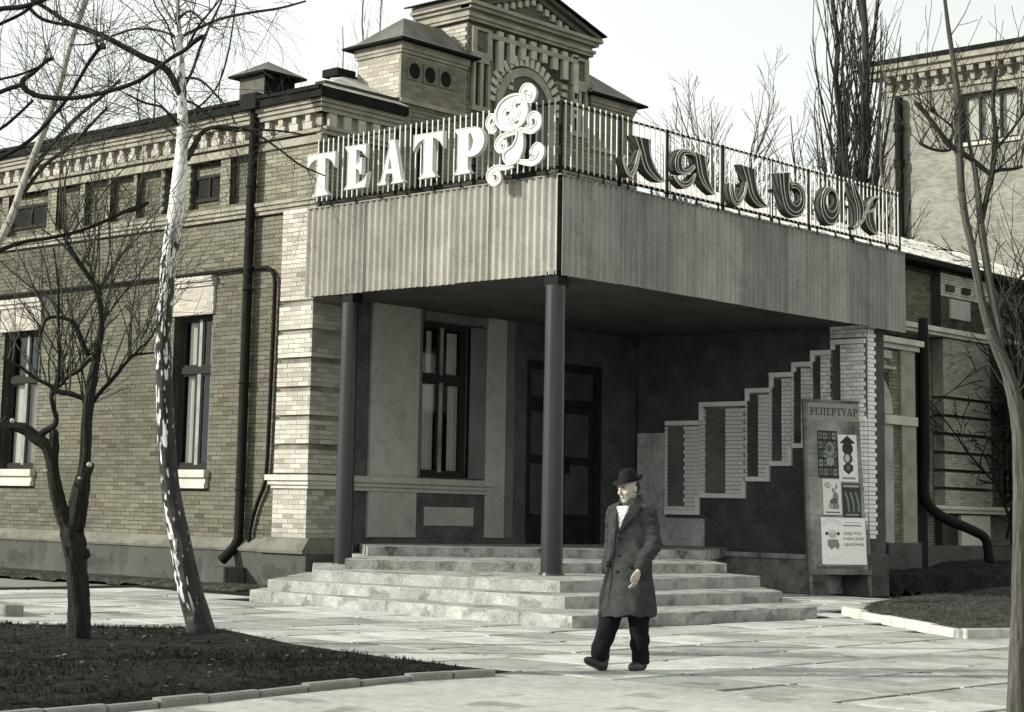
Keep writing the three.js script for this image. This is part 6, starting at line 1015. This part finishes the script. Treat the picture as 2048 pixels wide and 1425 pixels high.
  const toHead = (X, Y, Z) => { let x = X - hp[0], y = Y - hp[1], z = Z - hp[2]; let c = Math.cos(hy), s = Math.sin(hy); [x, z] = [x * c - z * s, x * s + z * c]; c = Math.cos(hx); s = Math.sin(hx); [y, z] = [y * c + z * s, -y * s + z * c]; return [x, y, z]; };
  const headL = (x, y, z) => { // origin at the ear line, face towards +z
    let d = ell(x, y, z, [0, .055, -.005], [.076, .105, .098]);
    d = smin(d, ell(x, y, z, [0, -.015, .035], [.062, .085, .062]), .03); d = smin(d, ell(x, y, z, [0, -.078, .068], [.028, .022, .022]), .025);
    d = smin(d, cap(x, y, z, [0, .035, .095], [0, -.004, .118], .010, .0135), .012); d = smin(d, ell(x, y, z, [0, -.010, .108], [.017, .010, .012]), .008);
    d = smin(d, cap(x, y, z, [-.045, .045, .078], [.045, .045, .078], .011, .011), .014);
    for (const s of [-1, 1]) { d = smin(d, ell(x, y, z, [s * .042, -.005, .072], [.022, .018, .018]), .016); const e = ell(x, y, z, [s * .031, .026, .098], [.017, .010, .014]); d = -smin(-d, e, .010); d = Math.min(d, ell(x, y, z, [s * .031, .026, .083], [.013, .012, .012])); d = smin(d, ell(x, y, z, [s * .078, .015, -.008], [.010, .033, .021]), .006); }
    d = smin(d, ell(x, y, z, [0, -.038, .094], [.025, .006, .010]), .004); d = smin(d, ell(x, y, z, [0, -.050, .093], [.021, .006, .009]), .004); return d; };
  const headF = (X, Y, Z) => { const [x, y, z] = toHead(X, Y, Z); return smin(headL(x, y, z), cap(X, Y, Z, [0, 1.36, -.02], [0, 1.50, .01], .056, .054), .03); };
  const hand = (() => { // relaxed left hand, palm towards the coat, fingers hanging and curled
    const w = [.243, .865, .205], P = []; const cp = (a, b, ra, rb) => P.push([a, b, ra, rb]);
    const k = [w[0] - .004, w[1] - .085, w[2] + .035]; // knuckle row centre
    const f = [[-.027, .0, .070, .0090], [-.009, .004, .082, .0095], [.010, .002, .076, .0092], [.027, -.004, .060, .0082]];
    for (const [o, dy, L, r] of f) { const a = [k[0] - .012, k[1] + dy, k[2] - o], b = [a[0] - .010, a[1] - L * .48, a[2] + .006], c = [b[0] - .022, b[1] - L * .30, b[2] - .004], e = [c[0] - .024, c[1] - L * .14, c[2] - .008]; cp(a, b, r + .001, r); cp(b, c, r, r - .0008); cp(c, e, r - .0008, r - .002); }
    const th = [[w[0] - .012, w[1] - .028, w[2] + .050], [w[0] - .022, w[1] - .066, w[2] + .085], [w[0] - .030, w[1] - .098, w[2] + .084]]; 
    return (x, y, z) => { let d = cap(x, y, z, [w[0] + .004, w[1] + .03, w[2] - .016], [w[0], w[1] - .01, w[2] + .01], .030, .029, .85, 1); for (const o of [-.022, -.007, .008, .022]) d = smin(d, cap(x, y, z, [w[0], w[1] - .015, w[2] + .014 - o * .6], [k[0] - .008, k[1], k[2] - o], .0165, .0135), .012); let g = 1; for (const [a, b, ra, rb] of P) g = Math.min(g, cap(x, y, z, a, b, ra, rb)); d = smin(d, g, .006); const t = Math.min(cap(x, y, z, th[0], th[1], .014, .0115), cap(x, y, z, th[1], th[2], .0115, .009)); return smin(d, t, .012); }; })();
  const handR = (x, y, z) => smin(cap(x, y, z, [-.245, .87, .02], [-.235, .80, .04], .034, .036, .7, 1), cap(x, y, z, [-.235, .80, .04], [-.225, .755, .05], .034, .022, .7, 1), .02);
  const skinG = merge([sdfMesh(headF, [-.14, 1.33, -.16], [.14, 1.75, .24], .0042), sdfMesh(hand, [.13, .66, .12], [.32, .94, .34], .0032)].map(g => g.toNonIndexed()));
  const bodyM = mesh('body', skinG, M.skin, man);
  // features that differ in tone
  const inHead = (g) => { g.rotateX(hx); g.rotateY(hy); g.translate(...hp); return g; };
  const sph = (c, r) => { const g = new THREE.SphereGeometry(1, 14, 10); g.scale(...r); g.translate(...c); return boxUV(g); };
  mesh('eyes', inHead(merge([-1, 1].map(s => sph([s * .031, .025, .0895], [.0065, .0058, .0065])))), M.eyeDark, bodyM);
  mesh('eyebrows', inHead(merge([-1, 1].map(s => sph([s * .033, .046, .090], [.021, .005, .007])))), M.hair, bodyM);
  mesh('lips', inHead(merge([sph([0, -.0435, .099], [.021, .0022, .006])])), M.eyeDark, bodyM);
  mesh('hair', inHead(merge([sph([0, .030, -.034], [.0815, .078, .085])])), M.hair, man);
  // --- hat: pinched crown, band, brim turned up behind
  { const n = 48, prof = [[.0, .110], [.03, .116], [.052, .118], [.064, .112], [.071, .095], [.078, .06], [.088, .014], [.0915, 0]], pos = [], idx = [], uv = [];
    const pt = (r, y, a) => { let x = Math.sin(a) * r * .90, z = Math.cos(a) * r * 1.10, h = y; if (y > .07) { h -= .030 * Math.exp(-((x / .026) ** 2)) * clamp(1.15 - Math.abs(z + .01) * 6) ; if (z > .02) x *= 1 - .28 * sst(.05, .12, y) * sst(.0, .07, z); } return [x, h, z]; };
    prof.forEach(([r, y]) => { for (let k = 0; k <= n; k++) { const a = k / n * 6.2832; pos.push(...pt(r, y, a)); uv.push(k / n, y * 4); } });
    for (let i = 0; i < prof.length - 1; i++) for (let k = 0; k < n; k++) { const a = i * (n + 1) + k, b = a + n + 1; idx.push(a, b, a + 1, a + 1, b, b + 1); }
    const g = new THREE.BufferGeometry(); g.setAttribute('position', new THREE.Float32BufferAttribute(pos, 3)); g.setAttribute('uv', new THREE.Float32BufferAttribute(uv, 2)); g.setIndex(idx); g.computeVertexNormals();
    const bp = [], bi = [], bu = []; const rings = [[.088, .004], [.105, -.001], [.125, -.004], [.142, .0], [.1435, .004], [.125, .001], [.105, .004], [.088, .010]]; rings.forEach(([r, y]) => { for (let k = 0; k <= n; k++) { const a = k / n * 6.2832, t = (r - .088) / .055, back = Math.max(0, -Math.cos(a)), sd = Math.abs(Math.sin(a)); bp.push(Math.sin(a) * r * (.90 - .06 * t), y + t * t * (.042 * back + .020 * sd - .016 * Math.max(0, Math.cos(a))), Math.cos(a) * r * 1.10); bu.push(k / n, r * 4); } });
    for (let i = 0; i < rings.length; i++) for (let k = 0; k < n; k++) { const a = i * (n + 1) + k, b = ((i + 1) % rings.length) * (n + 1) + k; bi.push(a, b, a + 1, a + 1, b, b + 1); }
    const b = new THREE.BufferGeometry(); b.setAttribute('position', new THREE.Float32BufferAttribute(bp, 3)); b.setAttribute('uv', new THREE.Float32BufferAttribute(bu, 2)); b.setIndex(bi); b.computeVertexNormals();
    const put = (q) => { q.rotateX(-.04); q.translate(0, .078, -.006); return inHead(q); };
    const h = mesh('hat', merge([put(g), put(b)]), M.hat, man); const bd = new THREE.CylinderGeometry(.0895, .0925, .026, 40, 1, true); bd.scale(.905, 1, 1.105); bd.translate(0, .016, 0); mesh('hat_band', put(bd), M.hatBand, h); }
  // --- scarf and shirt in the opening
  const sc = (x, y, z) => { const v = Math.abs(x + .004) - Math.max(0, (y - 1.165) * .26) - .008; let d = Math.max(v, Math.abs(z - (.105 + (1.40 - y) * .16)) - .018, y - 1.40, 1.175 - y); return smin(d, Math.max(Math.abs(Math.hypot(x, z - .005) - .068) - .014, Math.abs(y - 1.395 + z * .25) - .028), .015); };
  mesh('scarf', sdfMesh(sc, [-.13, 1.14, -.12], [.13, 1.48, .2], .006), mat('scarfCheck', [.6, .59, .56], { map: tex(128, 128, (u, v) => ((Math.floor(u * 8) + Math.floor(v * 8)) % 2 && hash2(Math.floor(u * 8), Math.floor(v * 8), 3) > .45) ? .42 : .95, 9), roughness: 1 }), man);
}
renderer.render(scene, camera);
